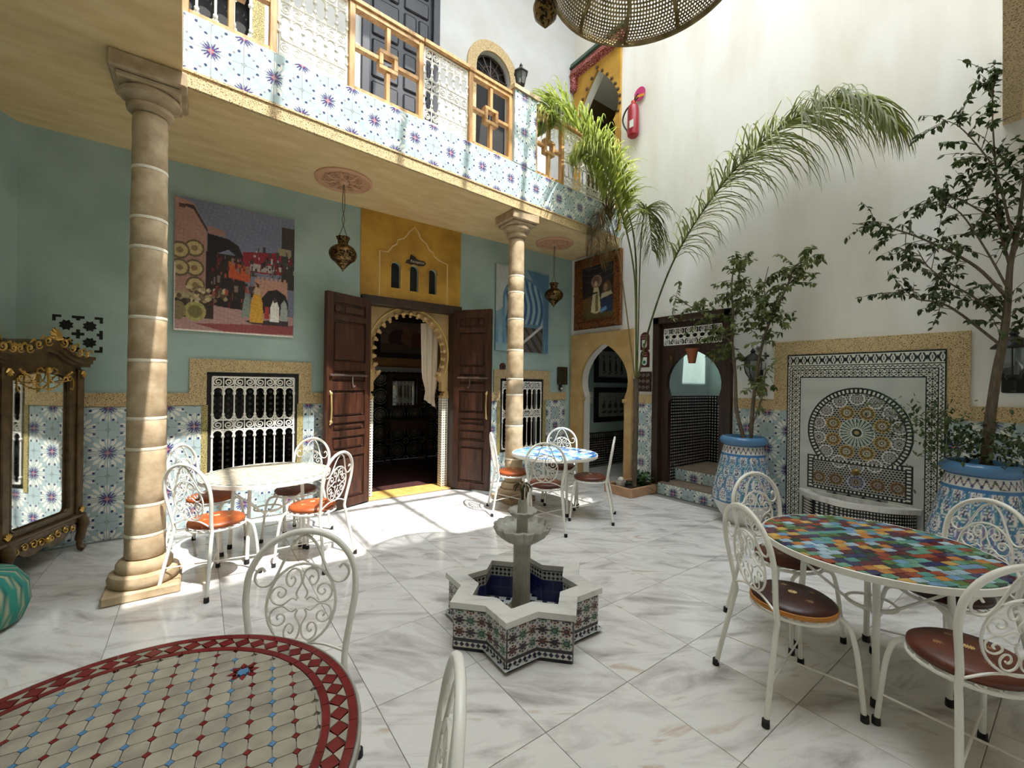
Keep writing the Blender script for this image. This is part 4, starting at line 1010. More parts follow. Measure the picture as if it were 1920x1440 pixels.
# cream squared table by the window
t1 = table(.52, 4.48, 'table with plain cream squared tile top under the grilled window', math.radians(12))
m_cream2 = glaze('ivory', (190, 180, 160), .25); m_grn = glaze('sage', (128, 138, 124), .25)
p = .062
for i in range(-9, 10):
    for j in range(-9, 10):
        q = clip_circle([(i*p-.03, j*p-.03), (i*p+.03, j*p-.03), (i*p+.03, j*p+.03), (i*p-.03, j*p+.03)], TR-.045)
        if len(q) > 2: obj('mosaic_tile', prism(q, .008, TZ-.008, m_cream2), t1)
for k in range(72): obj('border_tile', prism(ringseg(TR-.042, TR-.008, 2*PI*k/72+.003, 2*PI*(k+1)/72-.003, 2), .008, TZ-.008, (m_cream2, m_grn)[k % 2], 'border_tile'), t1)
# blue mosaic table
t2 = table(3.56, 3.945, 'table with broken blue and white mosaic top beside the far column', math.radians(30))
bl = [glaze('b%d' % k, v) for k, v in enumerate(((88, 140, 200), (150, 192, 224), (60, 100, 176), (206, 222, 230), (110, 170, 206), (226, 230, 230)))]
rg = random.Random(9); p = .072
def jit(i, j):
    r_ = random.Random(i*131+j*17); return (i*p+r_.uniform(-.018, .018), j*p*.8+r_.uniform(-.014, .014))
for i in range(-8, 9):
    for j in range(-10, 10):
        c4 = [jit(i, j), jit(i+1, j), jit(i+1, j+1), jit(i, j+1)]; cx = sum(q[0] for q in c4)/4; cy = sum(q[1] for q in c4)/4
        q = clip_circle([(cx+(a-cx)*.95, cy+(b-cy)*.95) for a, b in c4], TR-.008)
        if len(q) > 2: obj('mosaic_tile', prism(q, .008, TZ-.008, rg.choice(bl)), t2)

# ------------------------------------------------------------------ star fountain in the middle of the court
m_white_marble = marble_mat('fountain_marble', c3(212, 210, 204), c3(160, 158, 154), c3(200, 192, 182), .25)
m_fst = M('grey_carved_stone', c3(178, 176, 166), .75, col2=c3(152, 149, 138), nscale=10, bump=.3, bscale=40)
m_navy = M('navy_glazed_tile', c3(24, 28, 86), .12)
ft = thing('star_fountain', 'eight-pointed mosaic star fountain with tiered stone bowls in the courtyard centre', 'fountain', (1.695, 2.18, 0), math.radians(-1.5))
def star_pts(R_, ratio=.765, a0=0.0): return [((R_ if k % 2 == 0 else R_*ratio)*math.cos(PI*k/8+a0), (R_ if k % 2 == 0 else R_*ratio)*math.sin(PI*k/8+a0)) for k in range(16)]
A0 = math.radians(0)
so, si, sc2, sci = star_pts(.485), star_pts(.375), star_pts(.512), star_pts(.362)
MB().plate([so, si], .245, (0, 0, .245), (1, 0, 0), (0, 1, 0), (0, 0, 1)).build('basin_wall', m_grout, ft)
MB().plate([sc2, sci], .035, (0, 0, .28), (1, 0, 0), (0, 1, 0), (0, 0, 1)).build('marble_coping', m_white_marble, ft)
def zel_side(X, Z):
    out = np.tile(npl((186, 180, 172)), (len(X), 1)); W, Ht = .2, .243
    z = Z; dk = npl((26, 26, 34))
    u = np.mod(X/.0667, 1)-.5; v = np.mod((z-.075)/.0667, 1)-.5; r = np.hypot(u, v); a = np.arctan2(v, u)
    d = np.abs(np.mod(a+PI/8, PI/4)-PI/8)
    body = z > .07
    out[body & (r < .27)] = dk
    ci = np.floor(X/.0667)+np.floor((z-.075)/.0667)
    cen = np.where((np.mod(ci, 3) == 0)[:, None], npl((96, 40, 30)), np.where((np.mod(ci, 3) == 1)[:, None], npl((30, 30, 36)), npl((70, 110, 84))))
    sel = body & (r < .17); out[sel] = cen[sel]
    s2 = body & (r > .29) & (r < .46) & (d < .27); out[s2] = cen[s2]*.9
    cr_ = np.hypot(np.abs(u)-.5, np.abs(v)-.5); out[body & (np.maximum(np.abs(np.abs(u)-.5), np.abs(np.abs(v)-.5)) < .11)] = npl((120, 118, 136))
    out[body & (np.maximum(np.abs(np.abs(u)-.5), np.abs(v)) < .07)] = dk
    lo = (z <= .07)
    out[lo] = dk
    uu = np.mod(X/.0333, 1)-.5; vv = (z-.036)/.0333
    m1 = lo & (np.abs(vv) < .5); out[m1] = npl((206, 200, 192)); out[m1 & (np.abs(uu)+np.abs(vv) < .46)] = npl((22, 26, 58))
    out[z > .232] = dk
    return out
sw = (Vector(so[1]+(0,))-Vector(so[0]+(0,))).length
me_side = raster('mosaic_side', sw-.002, .243, 60, 73, zel_side, m_tile, .004)
def zel_in(X, Z):
    out = np.tile(npl((24, 28, 86)), (len(X), 1))
    uu = np.mod(X/.03, 1)-.5; vv = np.mod((Z-.155)/.03, 1)-.5; t = Z > .155
    out[t] = npl((190, 190, 186)); out[t & (np.abs(uu)+np.abs(vv) < .42)] = npl((20, 22, 30)); out[Z > .218] = npl((20, 22, 30))
    out[(Z < .155) & ((np.abs(np.mod(X/.075, 1)-.5) > .475) | (np.abs(np.mod(Z/.075, 1)-.5) > .475))] = npl((70, 74, 120))
    return out
swi = (Vector(si[1]+(0,))-Vector(si[0]+(0,))).length
me_in = raster('basin_tiling', swi, .235, 50, 60, zel_in, m_tile, .003)
for k in range(16):
    p0, p1 = so[k], so[(k+1) % 16]; a = math.atan2(p1[1]-p0[1], p1[0]-p0[0])
    o = obj('mosaic_side', me_side, ft); nx, ny = math.sin(a), -math.cos(a)
    o.location = (p0[0]+nx*.005+math.cos(a)*.001, p0[1]+ny*.005+math.sin(a)*.001, .001); o.rotation_euler = (0, 0, a)
    p0, p1 = si[(k+1) % 16], si[k]; a = math.atan2(p1[1]-p0[1], p1[0]-p0[0])
    o = obj('basin_tiling', me_in, ft); nx, ny = math.sin(a), -math.cos(a)
    o.location = (p0[0]+nx*.004, p0[1]+ny*.004, .02); o.rotation_euler = (0, 0, a)
def zel_floor(X, Z):
    out = np.tile(npl((186, 190, 190)), (len(X), 1)); uu = np.mod(X/.06, 1)-.5; vv = np.mod(Z/.06, 1)-.5
    out[np.abs(uu)+np.abs(vv) < .40] = npl((22, 26, 52)); return out
fl = raster('basin_floor', .74, .74, 110, 110, zel_floor, m_tile, .0)
o = obj('basin_floor', fl, ft); o.rotation_euler = (-PI/2, 0, 0); o.location = (-.37, -.37, .025)
oc = lambda r0: [(r0*math.cos(PI/8+PI/4*k), r0*math.sin(PI/8+PI/4*k)) for k in range(8)]
MB().lathe([(.12, .025), (.125, .03), (.125, .075), (.115, .09), (.075, .115)], 8).build('pedestal_foot', m_fst, ft)
MB().lathe([(.065, .11), (.058, .16), (.056, .34), (.056, .50), (.064, .53)], 40, mod=lambda a, i: 1-.07*abs(math.sin(a*8))).build('pedestal', m_fst, ft, 30)
MB().lathe([(.06, .525), (.10, .54), (.16, .585), (.185, .635), (.178, .645), (.16, .61), (.10, .575), (.03, .56)], 64, mod=lambda a, i: 1+(.10 if 1 <= i <= 4 else 0)*(abs(math.cos(a*8))-.6)).build('lower_bowl', m_fst, ft, 40)
MB().lathe([(.045, .56), (.036, .60), (.036, .68), (.048, .69)], 24).build('upper_stem', m_fst, ft, 40)
MB().lathe([(.045, .685), (.07, .70), (.095, .73), (.088, .738), (.06, .715), (.02, .70)], 48, mod=lambda a, i: 1+(.11 if 1 <= i <= 3 else 0)*(abs(math.cos(a*6))-.6)).build('upper_bowl', m_fst, ft, 40)
MB().lathe([(.034, .70), (.030, .79), (.022, .80), (.0, .80)], 16).build('spout_stub', m_fst, ft, 40)
fm = MB(); fm.tube([(0, 0, .79), (0, .003, .86), (0, 0, .895)], [.010, .012, .008], 6)
for k in range(8):
    a = 2*PI*k/8; c, s = math.cos(a), math.sin(a)
    fm.tube([(0, 0, .89), (.03*c, .03*s, .905), (.055*c, .055*s, .885), (.062*c, .062*s, .86)], [.004, .010, .009, .003], 5, flat=.5)
fm.build('palm_finial', M('dark_bronze', c3(70, 62, 44), .4, .7), ft, 50)

# ------------------------------------------------------------------ mosaic wall fountain
wf = thing('wall_fountain', 'mosaic wall fountain with keyhole arch panel and marble basin', 'fountain', (XB-.03, 1.4165, 0), -PI/2)
PWD, PHT = 1.275, 1.91
def rosette(out, X, Z, cx, cz, R_, petal, dark, ring, n=12):
    du, dv = X-cx, Z-cz; r = np.hypot(du, dv)/R_; a = np.arctan2(dv, du); st = 2*PI/n; d = np.abs(np.mod(a+st/2, st)-st/2)/(st/2)
    m_ = r < 1
    out[m_] = npl(dark); out[m_ & (r > .86)] = npl(ring)
    out[m_ & (r > .52) & (r < .86) & (d < .62)] = npl(ring)
    out[m_ & (r > .60) & (r < .78) & (d < .34)] = npl(dark)
    out[m_ & (r > .24) & (r < .50) & (d > .45)] = npl(petal)
    out[m_ & (r < .12)] = npl(petal)
def keyhole(X, Z):
    """signed-ish size: 1 inside the outer key outline, 2 inside the band, 3 inside the mosaic; centred at 0, z from the floor"""
    def inside(g):
        r0 = .43-g; cz = 1.10
        arch = (np.hypot(X, (Z-cz)/1.06) < r0) & (Z > .80)
        arch |= (np.abs(X) < r0*.62) & (Z > cz) & (Z < cz+1.06*r0*math.sin(math.acos(.62))+ (1-np.abs(X)/(r0*.62))*.075*r0/.43)
        box_ = (np.abs(X) < .43-g) & (Z < .83-g) & (Z > .47+g*.7)
        return arch | box_
    return inside(0).astype(int)+inside(.016)+inside(.046)+inside(.058)
def wall_panel(X, Z):
    X = X-PWD/2; out = np.tile(npl((30, 32, 34)), (len(X), 1)); wh = npl((206, 204, 194)); dk = npl((26, 27, 30))
    ax_ = np.abs(X); top = PHT-Z; side = PWD/2-ax_
    # border: zig-zag strip outside, rosette strip inside
    u = np.where((top < side+.115) & (top > .0), X, Z); e = np.minimum(side, top-.115)
    band = np.mod(u/.036, 1); tri = np.abs(band-.5)*2
    z1 = (e > .010) & (e < .045); out[z1] = wh; out[z1 & (np.abs((e-.0275)/.0175-(tri*2-1)*.55) < .32)] = dk
    z2 = (e > .055) & (e < .125); out[z2] = wh
    uu = np.mod(u/.07, 1)-.5; vv = (e-.09)/.07; r = np.hypot(uu, vv); a = np.arctan2(vv, uu); d = np.abs(np.mod(a+PI/8, PI/4)-PI/8)/(PI/8)
    out[z2 & (r < .16)] = dk; out[z2 & (r > .22) & (r < .46) & (d < .55)] = dk; out[z2 & (np.maximum(np.abs(np.abs(uu)-.5), np.abs(np.abs(vv)-.5)) < .13)] = dk
    # comb frieze at the top
    t = (top > .012) & (top < .115) & (side > .012); out[t] = wh
    uu = np.abs(np.mod(X/.068, 1)-.5)*2; w = np.abs((top-.064)/.045)
    out[t & (w < .95) & (np.abs(uu-.5+.22*np.cos(w*3.1)) < .21)] = dk; out[t & (w < .4) & (uu > .86)] = npl((90, 92, 104)); out[t & (w < .5) & (uu < .12)] = dk
    # marble field
    mf = (e > .137); vein = .06*np.sin(9*X+14*Z+2*np.sin(11*Z-6*X))
    out[mf] = np.clip(npl((182, 184, 178))*(1+vein[mf][:, None]), 0, 1)
    k = keyhole(X, Z)
    out[mf & (k >= 1)] = npl((22, 30, 28))
    ang = np.arctan2(Z-1.10, X); per = np.where(Z > .82, ang*.40, np.where(np.abs(X) > .37, Z, X))
    bnd = mf & (k == 2); out[bnd] = wh; out[bnd & (np.mod(per/.034, 1) < .5)] = dk
    out[mf & (k == 3)] = npl((22, 30, 28))
    ins = mf & (k >= 4)
    sp = np.mod(X/.026+.5*np.mod(np.floor(Z/.0225), 2), 1)-.5; sq = np.mod(Z/.0225, 1)-.5
    field = np.tile(npl((176, 174, 164)), (len(X), 1)); field[np.hypot(sp, sq) < .42] = npl((24, 24, 28)); field[np.hypot(sp, sq) < .10] = npl((52, 44, 40))
    cx, cz = 0.0, 1.10
    for i in range(14):
        a = 2*PI*(i+.5)/14; rosette(field, X, Z, cx+.335*math.cos(a), cz+.345*math.sin(a), .064, (196, 190, 184), (26, 24, 28), (204, 202, 196))
    for i in range(8):
        a = 2*PI*(i+.5)/8; rosette(field, X, Z, cx+.215*math.cos(a), cz+.215*math.sin(a), .066, (206, 196, 172), (40, 34, 28), (168, 140, 82))
    for q, cc in ((-.32, (140, 110, 72)), (-.17, (140, 110, 72)), (0, (170, 170, 190)), (.17, (140, 110, 72)), (.32, (140, 110, 72))):
        rosette(field, X, Z, q, .60, .075 if q == 0 else .062, (180, 160, 140), (30, 26, 28), cc)
    du, dv = X-cx, Z-cz; r = np.hypot(du, dv); a = np.arctan2(dv, du); st = 2*PI/24; d = np.abs(np.mod(a+st/2, st)-st/2)/(st/2)
    f = r < .145; field[f] = npl((208, 206, 194)); field[f & (r > .05) & (r < .14) & (d < .55*(.6+r*2.6))] = npl((44, 80, 68))
    field[f & (r > .05) & (r < .14) & (d > .86)] = npl((60, 60, 60)); field[r < .042] = npl((40, 48, 40)); field[r < .02] = npl((150, 130, 80))
    out[ins] = field[ins]
    return out
pn = obj('mosaic_panel', raster('mosaic_panel', PWD, PHT, 400, 600, wall_panel, m_tile, .028), wf, (-PWD/2, 0, 0))
MB().lathe([(.0, 0), (.03, 0), (.034, .008), (.022, .016), (.020, .04), (.028, .05), (.012, .06), (0, .06)], 16).xf(Matrix.Translation((0, 0, .70)) @ Matrix.Rotation(PI/2, 4, 'X')).build('brass_spout', m_brass, wf, 40)
def basin_outline(w, d, sc=1.0):
    pts = [(-w, 0), (-w, -.04)]
    for i in range(1, 24):
        t = i/24; x_ = -w+2*w*t; y_ = -.04-(d-.04)*math.sin(PI*t)**.8 - .02*abs(math.sin(3*PI*t))
        pts.append((x_, y_))
    return pts+[(w, -.04), (w, 0)]
bo = basin_outline(.46, .30); bi = [(p_[0]*.86, min(-.03, p_[1]*.86+.01)) for p_ in bo[1:-1]]
MB().plate([bo], .40, (0, 0, .40), (1, 0, 0), (0, 1, 0), (0, 0, 1)).build('basin_body', dots_mat('fountain_basin_mosaic', c3(196, 192, 180), c3(26, 26, 30), .030, .36), wf)
bo2 = basin_outline(.495, .335)
MB().plate([bo2, bi], .045, (0, 0, .445), (1, 0, 0), (0, 1, 0), (0, 0, 1)).build('basin_rim', m_white_marble, wf)
MB().plate([[(-.25, .40), (.25, .40), (.25, .47), (-.25, .47)]], .004, (0, -.003, 0)).build('splash_band', dots_mat('black_lozenge_band', c3(24, 26, 28), c3(120, 124, 120), .12, .42), wf)
# ------------------------------------------------------------------ painted pots
m_paint = print_mat('painted_ceramic', .22, .3)
POT = [(.15, 0), (.17, .005), (.235, .10), (.295, .22), (.318, .31), (.312, .40), (.285, .52), (.25, .68), (.218, .82), (.200, .89)]
def pot_fn(ang, z):
    out = np.tile(npl((212, 212, 208)), (len(z), 1)); bl = npl((62, 112, 160)); dk = npl((52, 62, 100))
    u = ang/(2*PI)*14; h = z
    band = (h > .80) & (h < .88); tr_ = np.abs(np.mod(u*2, 1)-.5)*2; vv = (h-.80)/.08
    out[band & (np.abs(vv-.15-.7*tr_) < .13)] = npl((120, 92, 104)); out[band & (np.hypot((np.mod(u*2+.5, 1)-.5)*.9, vv-.78) < .14)] = dk; out[band & (np.hypot((np.mod(u*2, 1)-.5)*.9, vv-.2) < .14)] = dk
    for a, b in ((.775, .795), (.885, .90), (.255, .275)): out[(h > a) & (h < b)] = bl
    body = (h > .275) & (h < .775)
    # ogival net of medallions
    for row, zc in enumerate((.335, .48, .62, .73)):
        uc = np.mod(u+.5*(row % 2), 1)-.5; v = (h-zc)/.085; m1 = body & (np.abs(v) < 1.35)
        prof = np.clip(.42*np.cos(np.clip(v*1.15, -PI/2, PI/2)), .03, 1)+.05
        e = np.abs(uc)/prof
        tint = npl(((96, 146, 186), (132, 112, 156), (104, 150, 150), (110, 140, 190))[row])
        out[m1 & (e > .95) & (e < 1.22) & (np.abs(v) < 1.3)] = bl
        out[m1 & (e > .78) & (e < .88)] = tint
        r = np.hypot(uc*2.4, v*1.0); a = np.arctan2(v, uc*2.4)
        out[m1 & (r < .14)] = dk; out[m1 & (r > .24) & (r < .50) & (np.abs(np.mod(a+PI/8, PI/4)-PI/8) < .20)] = npl((70, 58, 88))
        uo = np.mod(uc+1.0, 1)-.5; ro = np.abs(uo)*2
        out[m1 & (ro < .25) & (np.mod(v*4, 1) < .5)] = npl((72, 122, 132)); out[m1 & (ro > .32) & (ro < .42)] = tint
    return out
def pot(x, y, label):
    t = thing('painted_pot', label, 'pot', (x, y, 0), 0, 'tall blue and white painted pots')
    n = 220; pr = cr([(r_, 0, z_) for r_, z_ in POT], 14); pr = [(p_.x, p_.z) for p_ in pr]
    b = MB().lathe(pr, n, caps=False); b.f.append(tuple(reversed(range(n)))); b.m.append(0)
    me = b.mesh('pot_body', m_paint, 179)
    co = np.array(b.v); col = np.ones((len(co), 4)); col[:, :3] = pot_fn(np.arctan2(co[:, 1], co[:, 0])+PI, co[:, 2])
    at = me.attributes.new('Col', 'FLOAT_COLOR', 'POINT'); at.data.foreach_set('color', col.astype(np.float32).ravel())
    obj('pot_body', me, t)
    MB().lathe([(.195, .89), (.215, .895), (.240, .915), (.246, .94), (.238, .965), (.215, .985), (.195, .985), (.185, .96), (.185, .90)], 48, caps=False).build('pot_rim', M('blue_glazed_rim', c3(78, 122, 162), .25), t, 50)
    MB().lathe([(0, .945), (.10, .95), (.186, .93)], 24, caps=False).build('soil', M('dark_soil', c3(40, 30, 22), .95, bump=.6, bscale=60), t, 50)
    return t
pot(5.03, 2.37, 'blue and white painted pot between the wooden door and the wall fountain')
pot(4.98, .52, 'larger looking blue and white painted pot right of the wall fountain')

# ------------------------------------------------------------------ ficus trees
m_bark = M('grey_brown_bark', c3(104, 90, 74), .9, col2=c3(78, 66, 52), nscale=20, stretch=(3, 3, .7), bump=.4, bscale=40)
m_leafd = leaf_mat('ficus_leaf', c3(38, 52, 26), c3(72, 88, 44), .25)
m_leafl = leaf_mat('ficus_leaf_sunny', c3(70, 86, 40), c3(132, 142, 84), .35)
def leafshape(L=.055, W=.024):
    v = [(0, 0, 0), (L*.25, W*.42, -.002), (L*.55, W*.5, -.006), (L*.85, W*.2, -.012), (L, 0, -.017), (L*.85, -W*.2, -.012), (L*.55, -W*.5, -.006), (L*.25, -W*.42, -.002), (L*.3, 0, .004), (L*.65, 0, 0)]
    f = [(0, 1, 8), (1, 2, 9, 8), (2, 3, 9), (3, 4, 9), (4, 5, 9), (5, 6, 9), (6, 7, 8, 9), (7, 0, 8)]
    return v, f
def tree(name, label, branches, radii, mat, nleaf, seed, ntwig, spread, single, size=1.0, extra=None, loc=(0, 0, 0)):
    rg = random.Random(seed); t = thing(name, label, 'tree', loc)
    inv = Vector(loc)
    tw = []; limbs = []
    for b, (r0, r1) in zip(branches, radii):
        p = [Vector(q)-inv for q in cr(b, 5)]; n = len(p)
        nm = 'trunk' if r0 > .014 else 'branch'
        MB().tube(p, [r0+(r1-r0)*i/(n-1) for i in range(n)], 7 if r0 > .01 else 5).build(nm, m_bark, t, 60)
        limbs.append((p, r0))
    lv, lf = leafshape(.055*size, .026*size); me = MB().add(lv, lf).mesh('leaf', mat, 60)
    spots = []; m = MB()
    tot = sum(len(p) for p, r0 in limbs)
    for p, r0 in limbs:
        k = max(1, int(ntwig*len(p)/tot))
        for _ in range(k):
            f = rg.uniform(.38 if r0 > .014 else .2, 1.0); i = min(len(p)-2, int(f*(len(p)-1))); base = p[i]
            d = (p[i+1]-p[i]).normalized(); off = Vector((rg.gauss(0, .7), rg.gauss(0, 1), rg.gauss(.15, .6)))
            dr = (d*.6+off.normalized()).normalized(); L = rg.uniform(.5, 1.0)*spread
            pts = [base]
            for s in range(5):
                dr = (dr+Vector((rg.gauss(0, .12), rg.gauss(0, .12), -.10))).normalized(); pts.append(pts[-1]+dr*L/5)
            m.tube(pts, [.0035, .003, .0028, .0024, .002, .0012], 3)
            pts = [Vector((q_.x, max(q_.y, FE(q_.x+inv.x)+.05-inv.y) if q_.z+inv.z > 3.6 else q_.y, q_.z)) for q_ in pts]
            spots.append(pts)
    m.build('twigs', m_bark, t); t.children[-1]['kind'] = 'stuff'
    fol = MB(); made = 0
    for _ in range(nleaf):
        pts = rg.choice(spots); i = rg.randint(1, 4); fr = rg.random(); q = pts[i]*(1-fr)+pts[i+1]*fr if i < 5 else pts[5]
        a = rg.uniform(0, 2*PI); dn = rg.uniform(-.2, 1.25); mt_ = Matrix.Translation(q) @ Matrix.Rotation(a, 4, 'Z') @ Matrix.Rotation(dn, 4, 'Y') @ Matrix.Rotation(rg.uniform(-.8, .8), 4, 'X') @ Matrix.Scale(rg.uniform(.7, 1.25), 4)
        if made < single:
            o = obj('leaf', me, t); o.matrix_basis = mt_; made += 1
        else: fol.add([mt_ @ Vector(v_) for v_ in lv], lf)
    if extra:
        for c_, sd, k in extra:
            for _ in range(k):
                q = Vector((rg.gauss(c_[0], sd[0]), rg.gauss(c_[1], sd[1]), rg.gauss(c_[2], sd[2])))-inv
                mt_ = Matrix.Translation(q) @ Matrix.Rotation(rg.uniform(0, 2*PI), 4, 'Z') @ Matrix.Rotation(rg.uniform(-.4, 1.2), 4, 'Y') @ Matrix.Scale(rg.uniform(.6, 1.1), 4)
                fol.add([mt_ @ Vector(v_) for v_ in lv], lf)
    if fol.v:
        o = fol.build('foliage', mat, t); o['kind'] = 'stuff'
    return t
TL0=[(5.03,2.36,0.94),(5.03,2.45,1.27),(5.04,2.48,1.70),(5.04,2.52,2.08),(5.04,2.51,2.39),(5.05,2.54,2.71),(5.05,2.52,2.96)]
TL1=[(5.03,2.29,0.94),(5.03,2.27,1.34),(5.02,2.23,1.70),(5.02,2.17,2.05),(5.01,2.07,2.34),(5.01,1.94,2.60),(5.00,1.86,2.81),(5.00,1.74,2.85)]
TL2=[(5.04,2.51,2.05),(5.00,2.65,2.21),(4.97,2.83,2.42),(4.94,3.02,2.56),(4.90,3.21,2.72)]
TL3=[(5.05,2.52,2.39),(5.02,2.41,2.56),(4.98,2.43,2.81),(4.95,2.34,3.01)]
TL4=[(5.00,2.17,2.05),(4.97,2.10,2.28),(4.93,2.20,2.52),(4.90,2.27,2.70)]
TL5=[(5.03,2.28,1.10),(4.99,2.15,1.47),(4.95,2.11,1.81)]
TL6=[(5.05,2.48,1.77),(5.10,2.66,2.00),(5.15,2.86,2.11)]
TL7=[(5.00,2.06,2.33),(5.05,2.18,2.62),(5.10,2.16,2.89)]
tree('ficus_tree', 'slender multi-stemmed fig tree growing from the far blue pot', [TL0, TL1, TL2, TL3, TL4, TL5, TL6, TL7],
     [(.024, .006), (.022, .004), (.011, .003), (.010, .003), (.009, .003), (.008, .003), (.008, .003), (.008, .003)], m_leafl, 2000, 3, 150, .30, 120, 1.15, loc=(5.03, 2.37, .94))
TR0=[(4.98,0.50,0.94),(4.98,0.48,1.31),(4.99,0.45,1.68),(4.99,0.42,1.93),(4.99,0.40,2.21),(4.99,0.39,2.50),(5.00,0.36,2.73),(5.00,0.34,2.97),(5.00,0.32,3.28)]
TR1=[(4.98,0.40,2.26),(4.93,0.56,2.52),(4.89,0.77,2.73),(4.84,0.96,2.88),(4.80,1.12,2.97),(4.75,1.31,3.04)]
TR2=[(4.985,0.425,1.89),(4.95,0.68,2.20),(4.92,0.80,2.28),(4.88,0.89,2.31),(4.85,0.99,2.42)]
TR3=[(4.98,0.39,2.49),(4.99,0.45,2.84),(5.01,0.47,3.22),(5.02,0.49,3.57),(5.04,0.50,3.88),(5.05,0.48,4.08)]
TR4=[(4.98,0.38,2.73),(4.94,0.46,3.20),(4.89,0.54,3.42),(4.84,0.65,3.63),(4.80,0.73,3.71)]
TR5=[(4.98,0.40,2.33),(4.95,0.51,2.64),(4.93,0.65,2.97),(4.90,0.77,3.09)]
TR6=[(4.98,0.42,2.09),(4.91,0.56,2.27),(4.84,0.70,2.41),(4.77,0.81,2.55),(4.70,0.86,2.68)]
TR7=[(5.00,0.38,2.58),(5.05,0.33,2.74),(5.10,0.26,2.89)]
TR8=[(4.98,0.44,2.84),(4.94,0.57,2.99),(4.89,0.68,3.10),(4.85,0.77,3.12)]
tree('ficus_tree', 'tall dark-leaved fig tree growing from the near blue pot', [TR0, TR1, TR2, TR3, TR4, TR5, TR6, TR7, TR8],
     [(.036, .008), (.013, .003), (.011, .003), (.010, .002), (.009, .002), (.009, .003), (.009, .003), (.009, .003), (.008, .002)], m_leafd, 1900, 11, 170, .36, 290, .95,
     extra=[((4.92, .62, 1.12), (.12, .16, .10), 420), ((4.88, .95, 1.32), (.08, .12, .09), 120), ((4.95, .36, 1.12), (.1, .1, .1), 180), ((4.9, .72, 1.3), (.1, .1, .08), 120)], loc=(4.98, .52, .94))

# ------------------------------------------------------------------ planter with palm
m_plst = M('terracotta_stone', c3(190, 150, 116), .7, col2=c3(172, 132, 98), nscale=8)
pl = thing('stone_planter', 'low square stone planter at the foot of the palm', 'planter', (0, 0, 0))
for a in ((4.76, 4.80, 3.72, 4.20), (5.32, XB-.012, 3.72, 4.20), (4.80, 5.32, 3.72, 3.76), (4.80, 5.32, 4.16, 4.20)): MB().bev(*a, 0, .125, .005).build('slab_side', m_plst, pl)
MB().box(4.80, 5.32, 3.76, 4.16, 0, .095).build('soil', M('dark_soil', c3(40, 30, 22), .95), pl)
m_pgreen = leaf_mat('palm_leaflet_bright', c3(116, 136, 50), c3(178, 184, 98), .45)
m_pdark = leaf_mat('palm_leaflet_olive', c3(70, 80, 40), c3(116, 122, 66), .3)
m_pdry = leaf_mat('palm_leaflet_dry', c3(96, 78, 52), c3(140, 116, 80), .2)
PT=[(5.08,3.91,0.08),(5.08,3.91,0.57),(5.08,3.90,1.11),(5.08,3.91,1.64)]
PF1=[(5.08,3.89,1.60),(5.05,3.69,2.31),(5.01,3.39,2.99),(4.98,3.07,3.47),(4.95,2.64,3.91),(4.92,2.33,4.12),(4.88,1.99,4.27),(4.85,1.69,4.30),(4.82,1.42,4.27),(4.78,1.21,4.11),(4.75,1.05,3.86)]
PF2=[(5.08,3.91,1.60),(4.98,3.86,2.78),(4.86,3.84,3.34),(4.70,3.90,3.93),(4.53,4.01,4.45),(4.36,4.15,4.85),(4.20,4.36,5.22),(4.05,4.62,5.50),(3.93,4.72,5.36),(3.83,4.70,5.05)]
PF3=[(5.08,3.92,1.60),(5.00,4.12,3.10),(4.90,4.20,3.80),(4.78,4.26,4.10),(4.68,4.27,3.90),(4.60,4.26,3.42)]
PF4=[(5.08,3.89,1.60),(5.04,3.84,3.24),(5.01,3.78,3.82),(4.97,3.69,4.01),(4.94,3.61,3.75),(4.90,3.54,3.37)]
PF5=[(5.08,3.91,1.70),(4.97,3.86,3.36),(4.85,3.92,4.02),(4.70,4.00,4.45),(4.52,4.12,4.70),(4.35,4.24,4.80),(4.18,4.34,4.68)]
pm = thing('palm_tree', 'tall potted palm with arching feathery fronds in the planter', 'palm', (5.08, 3.91, .08)); inv = Vector((5.08, 3.91, .08))
MB().tube([Vector(p)-inv for p in cr(PT, 8)], [.036+.006*((i % 3) == 0) for i in range(25)], 9).build('trunk', m_bark, pm, 40)
